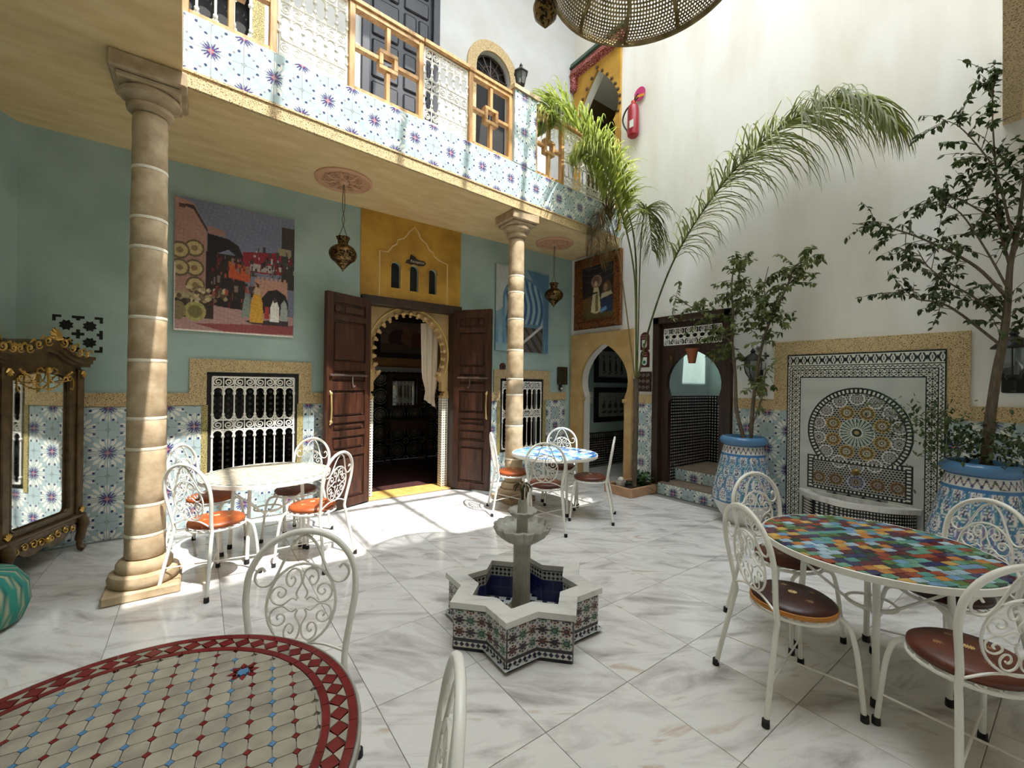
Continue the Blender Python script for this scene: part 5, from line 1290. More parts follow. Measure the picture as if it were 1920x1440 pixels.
def frond(pts, n, L0, mat, seed, start=.3, droop=1.0, r0=.014, lat=0.0, w=.006):
    rg = random.Random(seed); p = [Vector(q)-inv for q in cr(pts, 10)]; N = len(p)
    st = MB().tube(p, [r0*(1-.8*i/(N-1)) for i in range(N)], 6).build('frond_stem', m_pdark if mat is not m_pdry else m_pdry, pm, 60)
    m = MB()
    for k in range(n):
        f = start+(1-start)*(k+rg.random())/n; x = f*(N-1); i = min(N-2, int(x)); b = p[i].lerp(p[i+1], x-i); t = (p[i+1]-p[i]).normalized()
        s = Vector((0, 0, 1)).cross(t); s = s.normalized() if s.length > .05 else Vector((1, 0, 0)); up = t.cross(s)
        sg = 1 if k % 2 else -1; prog = (f-start)/(1-start)
        L = L0*(.55+.9*math.sin(PI*min(1, prog*.85+.12)))*rg.uniform(.75, 1.15)
        d = (t*rg.uniform(.4, .9)+s*sg*(rg.uniform(.4, 1.0)+lat)+up*(rg.uniform(-.2, .35)+lat*.6)).normalized(); q = b; path = [q]; S = 6
        for j in range(S):
            d = (d+Vector((rg.gauss(0, .03), rg.gauss(0, .03), -.42*droop*(j+1)/S*rg.uniform(.6, 1.4)))).normalized(); q = q+d*L/S
            wq = q+inv
            if wq.x > XB-.04: q.x = XB-.04-inv.x
            yb = bp0.y+.0766*(wq.x-bp0.x)-.05
            if wq.z < 5.25 and wq.y > yb: q.y = yb-inv.y
            path.append(Vector(q))
        side = d.cross(Vector((0, 0, 1))); side = side.normalized() if side.length > .01 else s
        V = []; F = []
        for j, q in enumerate(path):
            ww = w*(1-(j/S)**2)+.0006; tt = (path[min(S, j+1)]-path[max(0, j-1)]).normalized(); sd = tt.cross(Vector((.3*sg, .2, 1))).normalized()
            V += [q-sd*ww, q+sd*ww]
        for j in range(S): F.append((2*j, 2*j+1, 2*j+3, 2*j+2))
        m.add(V, F)
    o = m.build('leaflets', mat, st, 60); o['kind'] = 'stuff'
frond(PF1, 340, .60, m_pdark, 1, .24, 1.6, w=.007)
frond(PF1, 60, .36, m_pgreen, 2, .26, .9, .004)
frond(PF2, 400, .62, m_pgreen, 3, .28, 1.35, lat=.55, w=.010)
frond(PF5, 360, .60, m_pgreen, 4, .34, 1.4, lat=.55, w=.010)
frond(PF3, 240, .48, m_pdry, 5, .48, 1.6, .010)
frond(PF4, 150, .40, m_pdark, 6, .45, 1.8, .010)
# ground plants and a small stone in a bowl on the planter
bp_ = thing('leafy_plant', 'low dark green leafy plant in the stone planter', 'plant', (5.2, 3.88, .095)); rg = random.Random(4)
lv, lf = leafshape(.11, .05); me = MB().add(lv, lf).mesh('leaf', leaf_mat('broad_leaf', c3(34, 64, 30), c3(62, 96, 44), .2), 60)
for k in range(90):
    o = obj('leaf', me, bp_); a = rg.uniform(0, 2*PI)
    o.matrix_basis = Matrix.Translation((rg.gauss(0, .07), rg.gauss(0, .07), rg.uniform(.0, .16))) @ Matrix.Rotation(a, 4, 'Z') @ Matrix.Rotation(rg.uniform(-.9, .5), 4, 'Y') @ Matrix.Scale(rg.uniform(.6, 1.2), 4)
bw = thing('stone_bowl', 'small stone bowl with a round white stone on the planter edge', 'bowl', (4.86, 3.98, .095))
MB().lathe([(.05, 0), (.062, .03), (.068, .075), (.072, .078), (.072, .09), (.06, .09), (.05, .06)], 20).build('bowl_body', m_fst, bw, 40)
MB().ball((0, 0, .105), .045, 14).build('round_stone', M('pale_stone', c3(200, 194, 182), .8), bw, 60)

# ------------------------------------------------------------------ pendant lanterns and ceiling roses
m_rose = M('pink_plaster', c3(206, 160, 124), .7)
m_brassd = M('dark_pierced_brass', c3(118, 92, 52), .35, .85, col2=c3(40, 30, 18), nscale=55, contrast=(.48, .54), bump=.4, bscale=55)
def ceiling_rose(x, y, label):
    t = thing('ceiling_rose', label, 'ceiling rose', (x, y, CZ), 0, 'pink plaster ceiling roses')
    MB().lathe([(.30, 0), (.30, -.015), (.275, -.03), (.262, -.018), (.25, -.012), (.0, -.012)], 48).build('rose_disc', m_rose, t, 40)
    m = MB()
    for k in range(8):
        a = 2*PI*k/8
        for s in (-1, 1):
            sp = spiral(.17, s*.035, .045, 180 if s > 0 else 180, 1.4*s, 12)
            m.tube([(math.cos(a)*u-math.sin(a)*v, math.sin(a)*u+math.cos(a)*v, -.02) for u, v in [(.05, 0), (.09, s*.01)]+sp], .010, 5)
        m.tube([(.08*math.cos(a+.39), .08*math.sin(a+.39), -.02), (.15*math.cos(a+.39), .15*math.sin(a+.39), -.028), (.235*math.cos(a+.39), .235*math.sin(a+.39), -.02)], [.008, .022, .004], 6)
    m.build('leaf_relief', m_rose, t, 50)
    MB().lathe([(.06, -.012), (.055, -.035), (.03, -.05), (0, -.05)], 20).build('rose_boss', m_rose, t, 50)
def lantern(x, y, label):
    t = thing('pendant_lantern', label, 'lantern', (x, y, 2.757), 0, 'brass pendant lanterns under the gallery')
    MB().lathe([(.0, 0), (.016, .03), (.055, .075), (.075, .095), (.082, .11)], 20).build('lower_cone', m_brassd, t, 40)
    MB().lathe([(.085, .108), (.125, .135), (.146, .18), (.146, .215), (.125, .255), (.09, .285), (.06, .30)], 32, mod=lambda a, i: 1+.02*math.cos(8*a)).build('pierced_bulb', m_brassd, t, 40)
    MB().lathe([(.052, .298), (.056, .34), (.072, .385), (.060, .385), (.046, .33)], 32, mod=lambda a, i: 1+(.08*math.cos(8*a) if i in (2, 3) else 0)).build('crown_collar', m_brassd, t, 40)
    c = MB()
    for s in (-1, 1): c.tube(cr([(s*.055, 0, .37), (s*.02, 0, .46), (s*-.012, 0, .58), (s*.012, 0, .72), (s*.004, 0, CZ-2.757-.04)], 5), .004, 5)
    c.build('hanging_cord', M('grey_green_cord', c3(86, 84, 66), .7), t)
ceiling_rose(1.268, 4.934, 'pink plaster ceiling rose above the lantern beside the market painting')
ceiling_rose(4.50, 5.06, 'pink plaster ceiling rose behind the far column')
lantern(1.268, 4.934, 'pierced brass pendant lantern beside the mustard yellow panel')
lantern(4.50, 5.06, 'pierced brass pendant lantern by the blue archway painting')

# large pierced dome lamp hung over the court, open underneath
m_dome = M('pierced_brass_dome', c3(158, 138, 92), .45, .55, col2=c3(112, 94, 56), nscale=12)
dm_ = thing('dome_lamp', 'huge pierced brass dome lamp hanging over the courtyard', 'lamp', (2.02, 1.53, 3.91))
def dome():
    m = MB(); R_ = .541; Hh = .30
    def pt_(a, f):
        th = f*PI/2; return Vector((R_*math.cos(th)*math.cos(a), R_*math.cos(th)*math.sin(a), Hh*math.sin(th)+.02))
    rows = 26; prev = None
    for j in range(rows):
        f0, f1 = j/rows*.93, (j+1)/rows*.93; n = max(12, int(170*math.cos((f0+f1)/2*PI/2)))
        for k in range(n):
            a0, a1 = 2*PI*(k+.5*(j % 2))/n, 2*PI*(k+1+.5*(j % 2))/n; am, fm_ = (a0+a1)/2, (f0+f1)/2
            q = [pt_(a0, f0), pt_(a1, f0), pt_(a1, f1), pt_(a0, f1)]; c_ = (q[0]+q[1]+q[2]+q[3])/4
            big = (k % 6 == 0) and j % 3 == 1
            s = .74 if big else .60
            ih = [c_+(pt_(am+(a1-a0)*.5*s*math.cos(t), fm_+(f1-f0)*.5*s*math.sin(t))-pt_(am, fm_)) for t in np.linspace(-3*PI/4, 5*PI/4, 8, endpoint=False)]
            V = q+ih
            F = [(0, 1, 6, 5), (0, 5, 4), (1, 2, 8, 7), (1, 7, 6), (2, 3, 10, 9), (2, 9, 8), (3, 0, 4, 11), (3, 11, 10)]
            m.add(V, F)
    return m
dome().build('pierced_shell', m_dome, dm_)
MB().lathe([(.541, .0), (.558, .0), (.562, .012), (.556, .03), (.541, .03), (.541, 0)], 72, caps=False).build('rim', m_dome, dm_, 40)
for k in range(10):
    a = 2*PI*k/10+.25
    MB().tube([(.545*math.cos(th)*math.cos(a), .545*math.cos(th)*math.sin(a), .30*math.sin(th)+.015) for th in np.linspace(0, PI/2*.93, 12)], .013, 6).build('rib', m_dome, dm_, 60)
MB().lathe([(.0, .325), (.07, .32), (.05, .36), (.02, .38), (.02, .46), (0, .46)], 20).build('crown', m_dome, dm_, 40)
MB().tube([(0, 0, .44), (0, 0, FZ-3.91)], .008, 5).build('chain', m_dome, dm_)
sp_ = thing('small_pendant', 'small dark leaf-shaped pendant hanging beside the dome lamp', 'lamp', (1.62, 1.93, 3.64))
MB().lathe([(0, 0), (.02, .02), (.065, .07), (.075, .12), (.06, .17), (.03, .21), (.012, .24), (0, .24)], 16).build('pierced_bulb', m_brassd, sp_, 50)
MB().tube([(0, 0, .23), (0, 0, FZ-3.64)], .004, 5).build('chain', m_brassd, sp_)

# ------------------------------------------------------------------ wall and pillar lanterns
m_glass = M('cloudy_glass', c3(190, 200, 196), .1); m_glass.node_tree.nodes['Principled BSDF'].inputs['Transmission Weight'].default_value = .85
def globe_lantern(y, z, label, s=1.0):
    """wall lantern with bowed glass; local -x points into the court"""
    t = thing('wall_lantern', label, 'lantern', (XB, y, z))
    MB().bev(-.03, -.002, -.07*s, .07*s, -.22*s, .02*s, .008).build('back_plate', m_blackiron, t)
    cx = -.13*s
    MB().tube(cr([(-.02, 0, -.12*s), (cx*.6, 0, -.20*s), (cx, 0, -.17*s), (cx, 0, -.10*s)], 4), .012*s, 6).build('arm', m_blackiron, t, 60)
    MB().lathe([(.03*s, -.12*s), (.045*s, -.10*s), (.04*s, -.08*s)], 16, c=(cx, 0, 0)).build('lamp_base', m_blackiron, t, 40)
    MB().lathe([(.04*s, -.08*s), (.075*s, -.02*s), (.09*s, .05*s), (.085*s, .12*s)], 20, c=(cx, 0, 0), caps=False).build('glass_globe', m_glass, t, 60)
    for k in range(6):
        a = 2*PI*k/6; MB().tube([(cx+r_*s*math.cos(a), r_*s*math.sin(a), z_*s) for r_, z_ in ((.042, -.08), (.078, -.02), (.093, .05), (.088, .12))], .005*s, 5).build('cage_bar', m_blackiron, t, 60)
    MB().lathe([(.125*s, .12*s), (.12*s, .135*s), (.075*s, .18*s), (.03*s, .21*s), (.02*s, .22*s), (.03*s, .235*s), (.015*s, .26*s), (0, .285*s)], 20, c=(cx, 0, 0)).build('cap_roof', m_blackiron, t, 40)
    return t
globe_lantern(2.385, 1.735, 'black wall lantern behind the slender fig tree', .98)
globe_lantern(.385, 1.76, 'black wall lantern at the right edge behind the tall fig trunk', 1.05)
def post_lantern(s_, z, mat, label, s=1.0, off=-.07):
    p_ = bal(s_, z, off); t = thing('post_lantern', label, 'lantern', p_)
    MB().lathe([(.05*s, 0), (.05*s, .015*s), (.018*s, .03*s), (.018*s, .07*s), (.045*s, .10*s), (.06*s, .115*s)], 6).build('lamp_base', mat, t, 30)
    MB().lathe([(.055*s, .115*s), (.085*s, .27*s)], 6, caps=False).build('glass_panes', m_glass, t)
    for k in range(6):
        a = 2*PI*k/6; MB().tube([(.058*s*math.cos(a), .058*s*math.sin(a), .115*s), (.088*s*math.cos(a), .088*s*math.sin(a), .27*s)], .006*s, 4).build('cage_bar', mat, t)
    MB().lathe([(.105*s, .27*s), (.10*s, .285*s), (.035*s, .34*s), (.02*s, .36*s), (.025*s, .375*s), (0, .42*s)], 6).build('cap_roof', mat, t, 30)
post_lantern(3.47, 5.32, m_blackiron, 'black lantern standing on the tiled parapet pillar', .95)
post_lantern(4.22, 5.24, m_iron, 'white lantern on the railing above the palm leaflets', .85)

# ------------------------------------------------------------------ wardrobe with mirror
m_gilt = M('bronze_gilt_wood', c3(104, 82, 52), .42, .35, col2=c3(74, 56, 34), nscale=14, bump=.15, bscale=40)
m_gold = M('bright_gilt', c3(196, 158, 84), .32, .75)
m_mirror, _b = base_mat('mirror_glass', .03, 1.0); _b.inputs['Base Color'].default_value = (.82, .84, .82, 1)
wd = thing('mirrored_wardrobe', 'ornate bronze and gilt wardrobe with mirror door against the slanting wall', 'wardrobe', (-.86, 5.32, 0), math.radians(67.2))
Wd = 1.45; Dp = .42
MB().bev(-Wd, .03, .03, Dp, .30, 1.62, .01).build('carcass', m_gilt, wd)
for k in range(2):
    x1 = -.0-.72*k; x0 = x1-.72
    ol = [(x0+.02, .33), (x1-.005, .33), (x1-.005, 1.60), (x0+.02, 1.60)]
    mr = [(x0+.085, .39), (x1-.15, .39)]+arc(x1-.145, .435, .045, -90, 0, 5)+[(x1-.10, 1.52)]+[(x0+.36+.24*math.cos(t)*1.08, 1.52+.07*math.sin(t)) for t in np.linspace(.1, PI-.1, 12)]+[(x0+.05, 1.52)]+arc(x0+.098, .435, .045, 180, 270, 5)
    d_ = MB().plate([ol, mr], .03, (0, .0, 0)).build('door', m_gilt, wd)
    MB().plate([mr], .004, (0, .018, 0)).build('mirror', m_mirror, d_)
    fm_ = MB().tube([(p_[0], -.003, p_[1]) for p_ in mr], .011, 6, closed=True); fm_.build('mirror_moulding', m_gilt, d_, 50)
    # swag, bow and scrolls over the mirror top
    g = MB(); cx = x0+.36-.0
    sw_ = [(cx-.26, 1.60), (cx-.19, 1.56), (cx-.12, 1.485), (cx, 1.45), (cx+.10, 1.485), (cx+.17, 1.55), (cx+.24, 1.595)]
    for i_, p_ in enumerate(cr([(u, -.02, v) for u, v in sw_], 8)): g.tube([p_, p_+Vector((.012*math.sin(i_*2.4), -.008, .012*math.cos(i_*2.4)))], [.008, .003], 5); g.ball(p_, .006, 5)
    for s in (-1, 1):
        g.tube([(cx+s*u, -.012, v) for u, v in [(.03, 1.60), (.06, 1.625), (.095, 1.61), (.10, 1.585), (.07, 1.575)]], .006, 5)
        g.tube([(cx+s*u, -.012, v) for u, v in spiral(.235, 1.545, .035, 90, 1.3, 12)+[]], .006, 5)
        g.tube([(cx+s*.27, -.012, 1.54), (cx+s*.275, -.012, 1.48), (cx+s*.262, -.012, 1.44), (cx+s*.245, -.012, 1.45)], .006, 5)
        g.tube([(cx+s*u, -.012, v) for u, v in [(.01, 1.59), (.03, 1.53), (.075, 1.50), (.14, 1.505), (.21, 1.52)]], .005, 5)
    g.ball((cx, -.02, 1.605), .028, 8); g.tube([(cx, -.02, 1.60), (cx, -.02, 1.42)], [.012, .004], 5)
    g.build('gilt_swag', m_gold, d_, 60)
for x_ in (.0, -.72, -1.44):
    MB().bev(x_-.035, x_+.035, -.022, .03, .33, 1.62, .008).build('pilaster', m_gilt, wd)
    g = MB()
    for zz in (1.60, .36):
        for k in range(5): a = math.radians(-60+30*k); g.tube([(x_, -.03, zz), (x_+.035*math.sin(a), -.035, zz-.05*math.cos(a)*(1 if zz > 1 else -1))], [.014, .005], 5)
    g.build('pilaster_leaf', m_gold, wd, 60)
# arched cornice
def arch_top(x): return 1.64+.115*math.exp(-((x+.36)/.17)**2)+.115*math.exp(-((x+1.08)/.17)**2)
xs = np.linspace(-Wd-.06, .085, 60)
for dz, y_, hh in ((0, -.03, .03), (.03, -.05, .035), (.065, -.07, .03)):
    lo = [(x, arch_top(x)+dz) for x in xs]; MB().plate([lo+[(x, z+hh) for x, z in reversed(lo)]], Dp+.05-y_, (0, y_, 0)).build('cornice', m_gilt, wd)
lo = [(x, 1.60) for x in (-Wd, .03)]; MB().plate([lo+[(x, arch_top(x)+.01) for x in reversed(np.linspace(-Wd, .03, 60))]], Dp-.05, (0, .005, 0)).build('frieze_board', m_gilt, wd)
for cx in (-.36, -1.08):
    g = MB()
    for k in range(7): a = math.radians(-75+25*k); g.tube([(cx, -.06, 1.85), (cx+.045*math.sin(a), -.075, 1.85+.06*math.cos(a)), (cx+.06*math.sin(a), -.06, 1.85+.10*math.cos(a))], [.010, .016, .004], 5)
    for s in (-1, 1):
        for (u, v, rr) in ((.08, 1.835, .035), (.17, 1.80, .03), (.25, 1.765, .03), (.33, 1.755, .025)):
            g.tube([(cx+s*p_[0], -.072, p_[1]) for p_ in spiral(u, v, rr*1.25, 200, 1.3, 12)], [.004+.006*(1-abs(q_/6-1)) for q_ in range(13)], 5); g.tube([(cx+s*(u+.02), -.07, v+.02), (cx+s*(u+.05), -.075, v+.035), (cx+s*(u+.075), -.07, v+.005)], [.004, .010, .003], 5)
    g.build('crest', m_gold, wd, 60)
# apron and cabriole legs
ax_ = np.linspace(-Wd, .03, 50); MB().plate([[(x, .33) for x in ax_]+[(x, .20+.05*math.cos(2*PI*(x+.36)/.72)*-1+.03*math.cos(4*PI*(x+.36)/.72)) for x in reversed(ax_)]], .035, (0, -.012, 0)).build('apron', m_gilt, wd)
MB().bev(-Wd-.02, .05, -.04, Dp, .315, .345, .008).build('base_moulding', m_gilt, wd)
g = MB()
for cx in (-.36, -1.08):
    for s in (-1, 1):
        for (u, v, rr) in ((.05, .235, .028), (.12, .245, .03), (.20, .25, .026), (.28, .235, .026)): g.tube([(cx+s*p_[0], -.02, p_[1]) for p_ in spiral(u, v, rr*1.25, 30, 1.4, 12)], [.003+.005*(1-abs(q_/6-1)) for q_ in range(13)], 5)
    g.ball((cx, -.025, .235), .03, 8)
g.build('apron_scrolls', m_gold, wd, 60)
for x_, y_ in ((.015, .0), (-.72, .0), (-Wd+.02, .0), (.015, Dp-.06), (-Wd+.02, Dp-.06)):
    MB().tube(cr([(x_, y_, .33), (x_+.012, y_-.025, .25), (x_, y_-.012, .13), (x_+.0, y_-.01, .05), (x_+.01, y_-.04, .02)], 5), [.042]*4+[.045]*3+[.035]*5+[.022]*4+[.026]*5, 8).build('cabriole_leg', m_gilt, wd, 50)
# striped floor cushion
def pouf_fn(ang, z):
    out = np.tile(npl((40, 130, 118)), (len(z), 1)); k = np.mod(ang/(2*PI)*18+z*2.2, 1)
    out[(k > .45) & (k < .6)] = npl((176, 172, 140)); out[(k > .7) & (k < .85)] = npl((24, 92, 88)); return out
pf = thing('floor_pouf', 'teal striped floor cushion at the left edge below the wardrobe', 'pouf', (-1.16, 4.02, 0))
b = MB().lathe([(0, .0), (.20, .0), (.27, .03), (.30, .12), (.29, .24), (.24, .32), (.12, .355), (0, .36)], 90, caps=False); me = b.mesh('pouf_body', print_mat('striped_cloth', .8), 179)
co = np.array(b.v); col = np.ones((len(co), 4)); col[:, :3] = pouf_fn(np.arctan2(co[:, 1], co[:, 0])+PI, co[:, 2]); at = me.attributes.new('Col', 'FLOAT_COLOR', 'POINT'); at.data.foreach_set('color', col.astype(np.float32).ravel()); obj('pouf_body', me, pf)
MB().lathe([(.0, .355), (.02, .362), (0, .37)], 10).build('pouf_button', M('teal_button', c3(24, 92, 88), .8), pf, 60)
wp = thing('wooden_stool', 'round brown wooden stool cut by the lower right corner', 'stool', (2.98, -.26, 0))
MB().lathe([(.15, 0), (.17, .02), (.12, .10), (.10, .16), (.13, .20)], 24).build('stool_base', m_darkwood, wp, 40)
MB().lathe([(.18, .20), (.20, .21), (.20, .25), (.18, .26)], 28).build('stool_seat', m_wood, wp, 40)
# ------------------------------------------------------------------ paintings and pictures
m_oil = print_mat('painted_canvas', .55)
def picture(name, label, cat, w, h, res, fn, place, t=.02, frame=None):
    th = thing(name, label, cat); th.matrix_basis = place
    nx, ny = int(w*res), int(h*res)
    obj('canvas', raster('canvas', w, h, nx, ny, lambda X, Z: fn(X/w, Z/h), m_oil, t), th)
    if frame: frame(th, w, h)
    return th
PB = lambda x, z, off: Matrix.Translation((x, YA-off, z))
PR = lambda y, z, off: Matrix.Translation((XB-off, y, z)) @ Matrix.Rotation(-PI/2, 4, 'Z')
def souk(u, v):
    c = Canvas(u, v, (104, 108, 128)); c.noise(.05, 3, 3, 3)
    c.poly([(0, 1), (.14, .97), (.24, .80), (.25, .25), (0, .2)], (150, 114, 104)); c.poly([(.02, .95), (.14, .955), (.25, .79), (.25, .76), (.14, .92)], (60, 40, 40))
    c.poly([(.25, .82), (.38, .80), (.40, .76), (.25, .75)], (140, 104, 98)); c.rect(.03, .92, .08, .95, (74, 46, 46))
    c.rect(.24, .16, .56, .62, (34, 26, 28)); c.poly([(.25, .76), (.42, .74), (.50, .70), (.54, .62), (.50, .60), (.42, .66), (.25, .58)], (26, 22, 26))
    c.poly([(.54, .66), (.88, .70), (1, .66), (1, .52), (.54, .50)], (124, 28, 40)); c.rect(.60, .52, .82, .58, (150, 140, 140)); c.poly([(.42, .57), (.60, .54), (.60, .42), (.42, .44)], (170, 74, 42))
    c.rect(.88, .40, 1, .92, (44, 40, 42)); c.poly([(.84, .74), (.97, .74), (.97, .68), (.86, .68)], (130, 122, 96)); c.rect(.74, .60, 1, .625, (60, 56, 58)); c.poly([(.90, .92), (1, .92), (1, .74), (.93, .76)], (54, 44, 44))
    c.poly([(.64, .46), (.94, .46), (.94, .18), (.64, .18)], (170, 128, 112)); 
    for k in range(7): c.rect(.66+.04*k, .45, .68+.04*k, .48, (170, 128, 112))
    c.poly([(.70, .14), (.70, .30), (.76, .37), (.84, .39), (.92, .35), (.95, .28), (.95, .14)], (30, 26, 28))
    c.poly([(0, .24), (.4, .2), (1, .17), (1, 0), (0, 0)], (160, 126, 124)); c.poly([(.15, .06), (1, .10), (1, .02), (.4, .01)], (130, 64, 66)); c.poly([(.55, .11), (.95, .14), (.95, .09), (.62, .09)], (52, 40, 44))
    for k, (cx, cy) in enumerate(((.15, .63), (.15, .48), (.16, .35), (.04, .60), (.04, .47))):
        c.ell(cx, cy, .075, .066, (92, 76, 56)); c.ell(cx, cy, .06, .05, (168, 148, 106)); c.ell(cx, cy, .025, .022, (120, 98, 66))
    c.rect(0, .245, .30, .29, (150, 134, 104)); c.rect(0, .10, .30, .245, (50, 40, 34)); c.ell(.16, .15, .085, .075, (150, 142, 90)); c.ell(.16, .15, .055, .048, (110, 100, 60)); c.ell(.03, .15, .06, .07, (120, 104, 76))
    rg = np.random.RandomState(2)
    for k in range(60):
        cx, cy = rg.uniform(.0, .40), rg.uniform(.23, .34); c.ell(cx, cy, .018, .016, [(150, 132, 100), (110, 92, 70), (180, 164, 130), (80, 64, 50)][rg.randint(4)])
    for k in range(90):
        cx, cy = rg.uniform(.26, .66), rg.uniform(.2, .6); c.rect(cx, cy, cx+rg.uniform(.005, .03), cy+rg.uniform(.01, .06), [(90, 30, 34), (60, 50, 48), (120, 100, 90), (36, 30, 30), (150, 70, 50)][rg.randint(5)])
    for k in range(70):
        cx, cy = rg.uniform(.62, .99), rg.uniform(.48, .68); c.rect(cx, cy, cx+rg.uniform(.005, .025), cy+rg.uniform(.01, .05), [(110, 20, 34), (60, 50, 52), (160, 150, 146), (40, 30, 34)][rg.randint(4)])
    c.poly([(.60, .10), (.61, .26), (.635, .34), (.69, .34), (.715, .26), (.72, .10)], (196, 148, 54)); c.ell(.663, .36, .028, .03, (176, 150, 120))
    c.poly([(.78, .12), (.785, .24), (.81, .30), (.84, .30), (.865, .24), (.865, .12)], (214, 212, 206)); c.ell(.825, .30, .018, .022, (60, 50, 48))
    c.poly([(.87, .13), (.88, .27), (.91, .31), (.94, .26), (.945, .13)], (150, 156, 154)); c.poly([(.53, .14), (.55, .28), (.58, .33), (.60, .28), (.60, .14)], (120, 132, 124)); c.poly([(.73, .14), (.735, .24), (.77, .24), (.775, .14)], (150, 50, 50))
    c.rect(0, 0, 1, .012, (214, 206, 196)); c.rect(0, 0, .008, .5, (196, 190, 180)); c.noise(.04, 5, 40, 40); c.noise(.10, 15, 22, 60); c.noise(.10, 16, 60, 14)
    return np.clip(c.c*1.35, 0, 1)
picture('market_painting', 'large unframed painting of a covered market street on the blue wall', 'painting', 1.10, 1.37, 170, souk, PB(-.22, 2.05, .03), .028)
def blue_arch(u, v):
    c = Canvas(u, v, (132, 160, 172)); c.poly([(0, 1), (.45, 1), (.45, .6), (0, .45)], (190, 194, 190)); c.poly([(.55, 1), (1, .97), (1, .0), (.93, 0), (.9, .65)], (84, 122, 150))
    c.noise(.10, 4, 5, 2)
    c.put((((u-.52)/.40)**2+((v-.62)/.27)**2 < 1) | ((np.abs(u-.52) < .40) & (v < .62)), (92, 128, 150))
    ins = ((((u-.52)/.36)**2+((v-.62)/.24)**2 < 1) | ((np.abs(u-.52) < .36) & (v < .62)))
    s = np.sin(u*60+3*np.sin(v*9)); c.c[ins & (s > .2) & (v > .34)] = npl((150, 178, 190)); c.c[ins & (s < -.6) & (v > .34)] = npl((52, 92, 134))
    c.put(ins & (v < .30), (96, 88, 84)); c.put(ins & (v < .30) & (np.sin((u+v)*40) > .3), (60, 52, 50)); c.put(ins & (np.abs(v-.05-(u-.4)*.6) < .02) & (v < .42), (196, 196, 190)); c.put((u < .33) & (v < .5) & (np.sin(u*40+v*6) > .4), (104, 146, 172))
    c.put((v < .09) & (u < .5), (140, 168, 170)); c.noise(.06, 8, 20, 14); return c.c
picture('archway_painting', 'pale blue painting of an archway half hidden by the far column', 'painting', 1.09, 1.36, 120, blue_arch, PB(3.73, 2.07, .03), .028)
def portrait(u, v):
    c = Canvas(u, v, (46, 36, 28)); c.poly([(0, 1), (1, 1), (1, .62), (.55, .84), (.2, .74), (0, .45)], (34, 30, 34)); 
    for k in range(5): c.put((np.abs(v-.95+.12*k-.25*(u-.4)**2) < .008) & (v > .7), (70, 62, 66))
    c.poly([(0, .3), (1, .3), (1, 0), (0, 0)], (92, 78, 40)); c.poly([(0, .4), (.3, .45), (.3, .2), (0, .2)], (110, 78, 44))
    c.poly([(.28, .14), (.33, .46), (.38, .62), (.50, .62), (.55, .45), (.60, .14), (.45, .10)], (206, 192, 148)); c.poly([(.42, .14), (.42, .46), (.50, .46), (.52, .14)], (120, 108, 60))
    c.ell(.45, .70, .17, .12, (150, 118, 98)); c.ell(.44, .72, .11, .08, (110, 80, 74)); c.ell(.43, .66, .05, .05, (196, 168, 132)); c.rect(.33, .47, .50, .50, (40, 34, 30))
    c.poly([(.60, .36), (.95, .38), (.95, .10), (.58, .12)], (44, 52, 78)); c.ell(.78, .52, .15, .15, (92, 70, 44)); c.ell(.74, .56, .06, .07, (150, 120, 86)); c.poly([(.58, .36), (.95, .42), (.9, .48), (.62, .46)], (190, 176, 140)); c.poly([(.58, .1), (.8, .16), (.75, .22), (.56, .16)], (110, 150, 190))
    c.noise(.10, 6, 14, 14); return c.c
m_frame = carved_mat('carved_walnut_gilt', c3(132, 82, 44), c3(52, 28, 16), 26, (.05, .35), .4)
def big_frame(th, w, h):
    k = .15
    for p_ in ([(-k, -k), (w+k, -k), (w, 0), (0, 0)], [(w+k, -k), (w+k, h+k), (w, h), (w, 0)], [(w+k, h+k), (-k, h+k), (0, h), (w, h)], [(-k, h+k), (-k, -k), (0, 0), (0, h)]):
        MB().plate([p_], .05, (0, -.03, 0)).build('frame_side', m_frame, th)
    for q, rr in ((k*.98, .022), (.03, .014)):
        MB().tube([(-q, -.035, -q), (w+q, -.035, -q), (w+q, -.035, h+q), (-q, -.035, h+q)], rr, 6, closed=True).build('frame_moulding', m_frame, th, 50)
    for cx, cz in ((-k*.6, -k*.6), (w+k*.6, -k*.6), (w+k*.6, h+k*.6), (-k*.6, h+k*.6), (w/2, h+k*.7), (w/2, -k*.7), (-k*.7, h/2), (w+k*.7, h/2)):
        m = MB()
        for s in (-1, 1):
            m.tube([(cx+s*p_[0], -.05, cz+p_[1]) for p_ in spiral(.03, 0, .035, 180, 1.3, 10)], .012, 5); m.tube([(cx+p_[1], -.05, cz+s*p_[0]) for p_ in spiral(.03, 0, .035, 180, 1.3, 10)], .012, 5)
        m.build('corner_ornament', m_frame, th, 50)
picture('framed_painting', 'painting of robed figures in a heavy carved walnut frame above the corner arch', 'painting', .70, .90, 100, portrait, PR(5.27, 2.65, .035), .02, big_frame)
def sketch(seed):
    def f(u, v):
        c = Canvas(u, v, (150, 146, 138)); rg = np.random.RandomState(seed)
        for k in range(5):
            cx = .16+.17*k
            if seed == 1:
                c.poly([(cx-.03, .25), (cx-.02, .6), (cx, .75), (cx+.025, .6), (cx+.04, .25)], (52, 48, 46)); c.ell(cx, .80, .022, .05, (60, 54, 50)); c.poly([(cx-.05, .16), (cx+.05, .24), (cx+.07, .2), (cx-.02, .12)], (70, 66, 62))
            else:
                c.ell(cx, .45, .05, .10, (56, 50, 48)); c.ell(cx+.01, .60, .02, .05, (60, 54, 50)); c.put(np.abs(u-cx-.02*np.sin(v*20)) < .006*(v > .6)*(v < .85), (80, 74, 70)); c.poly([(cx-.07, .2), (cx+.07, .26), (cx+.06, .16), (cx-.05, .14)], (48, 44, 42))
        return c.c
    return f
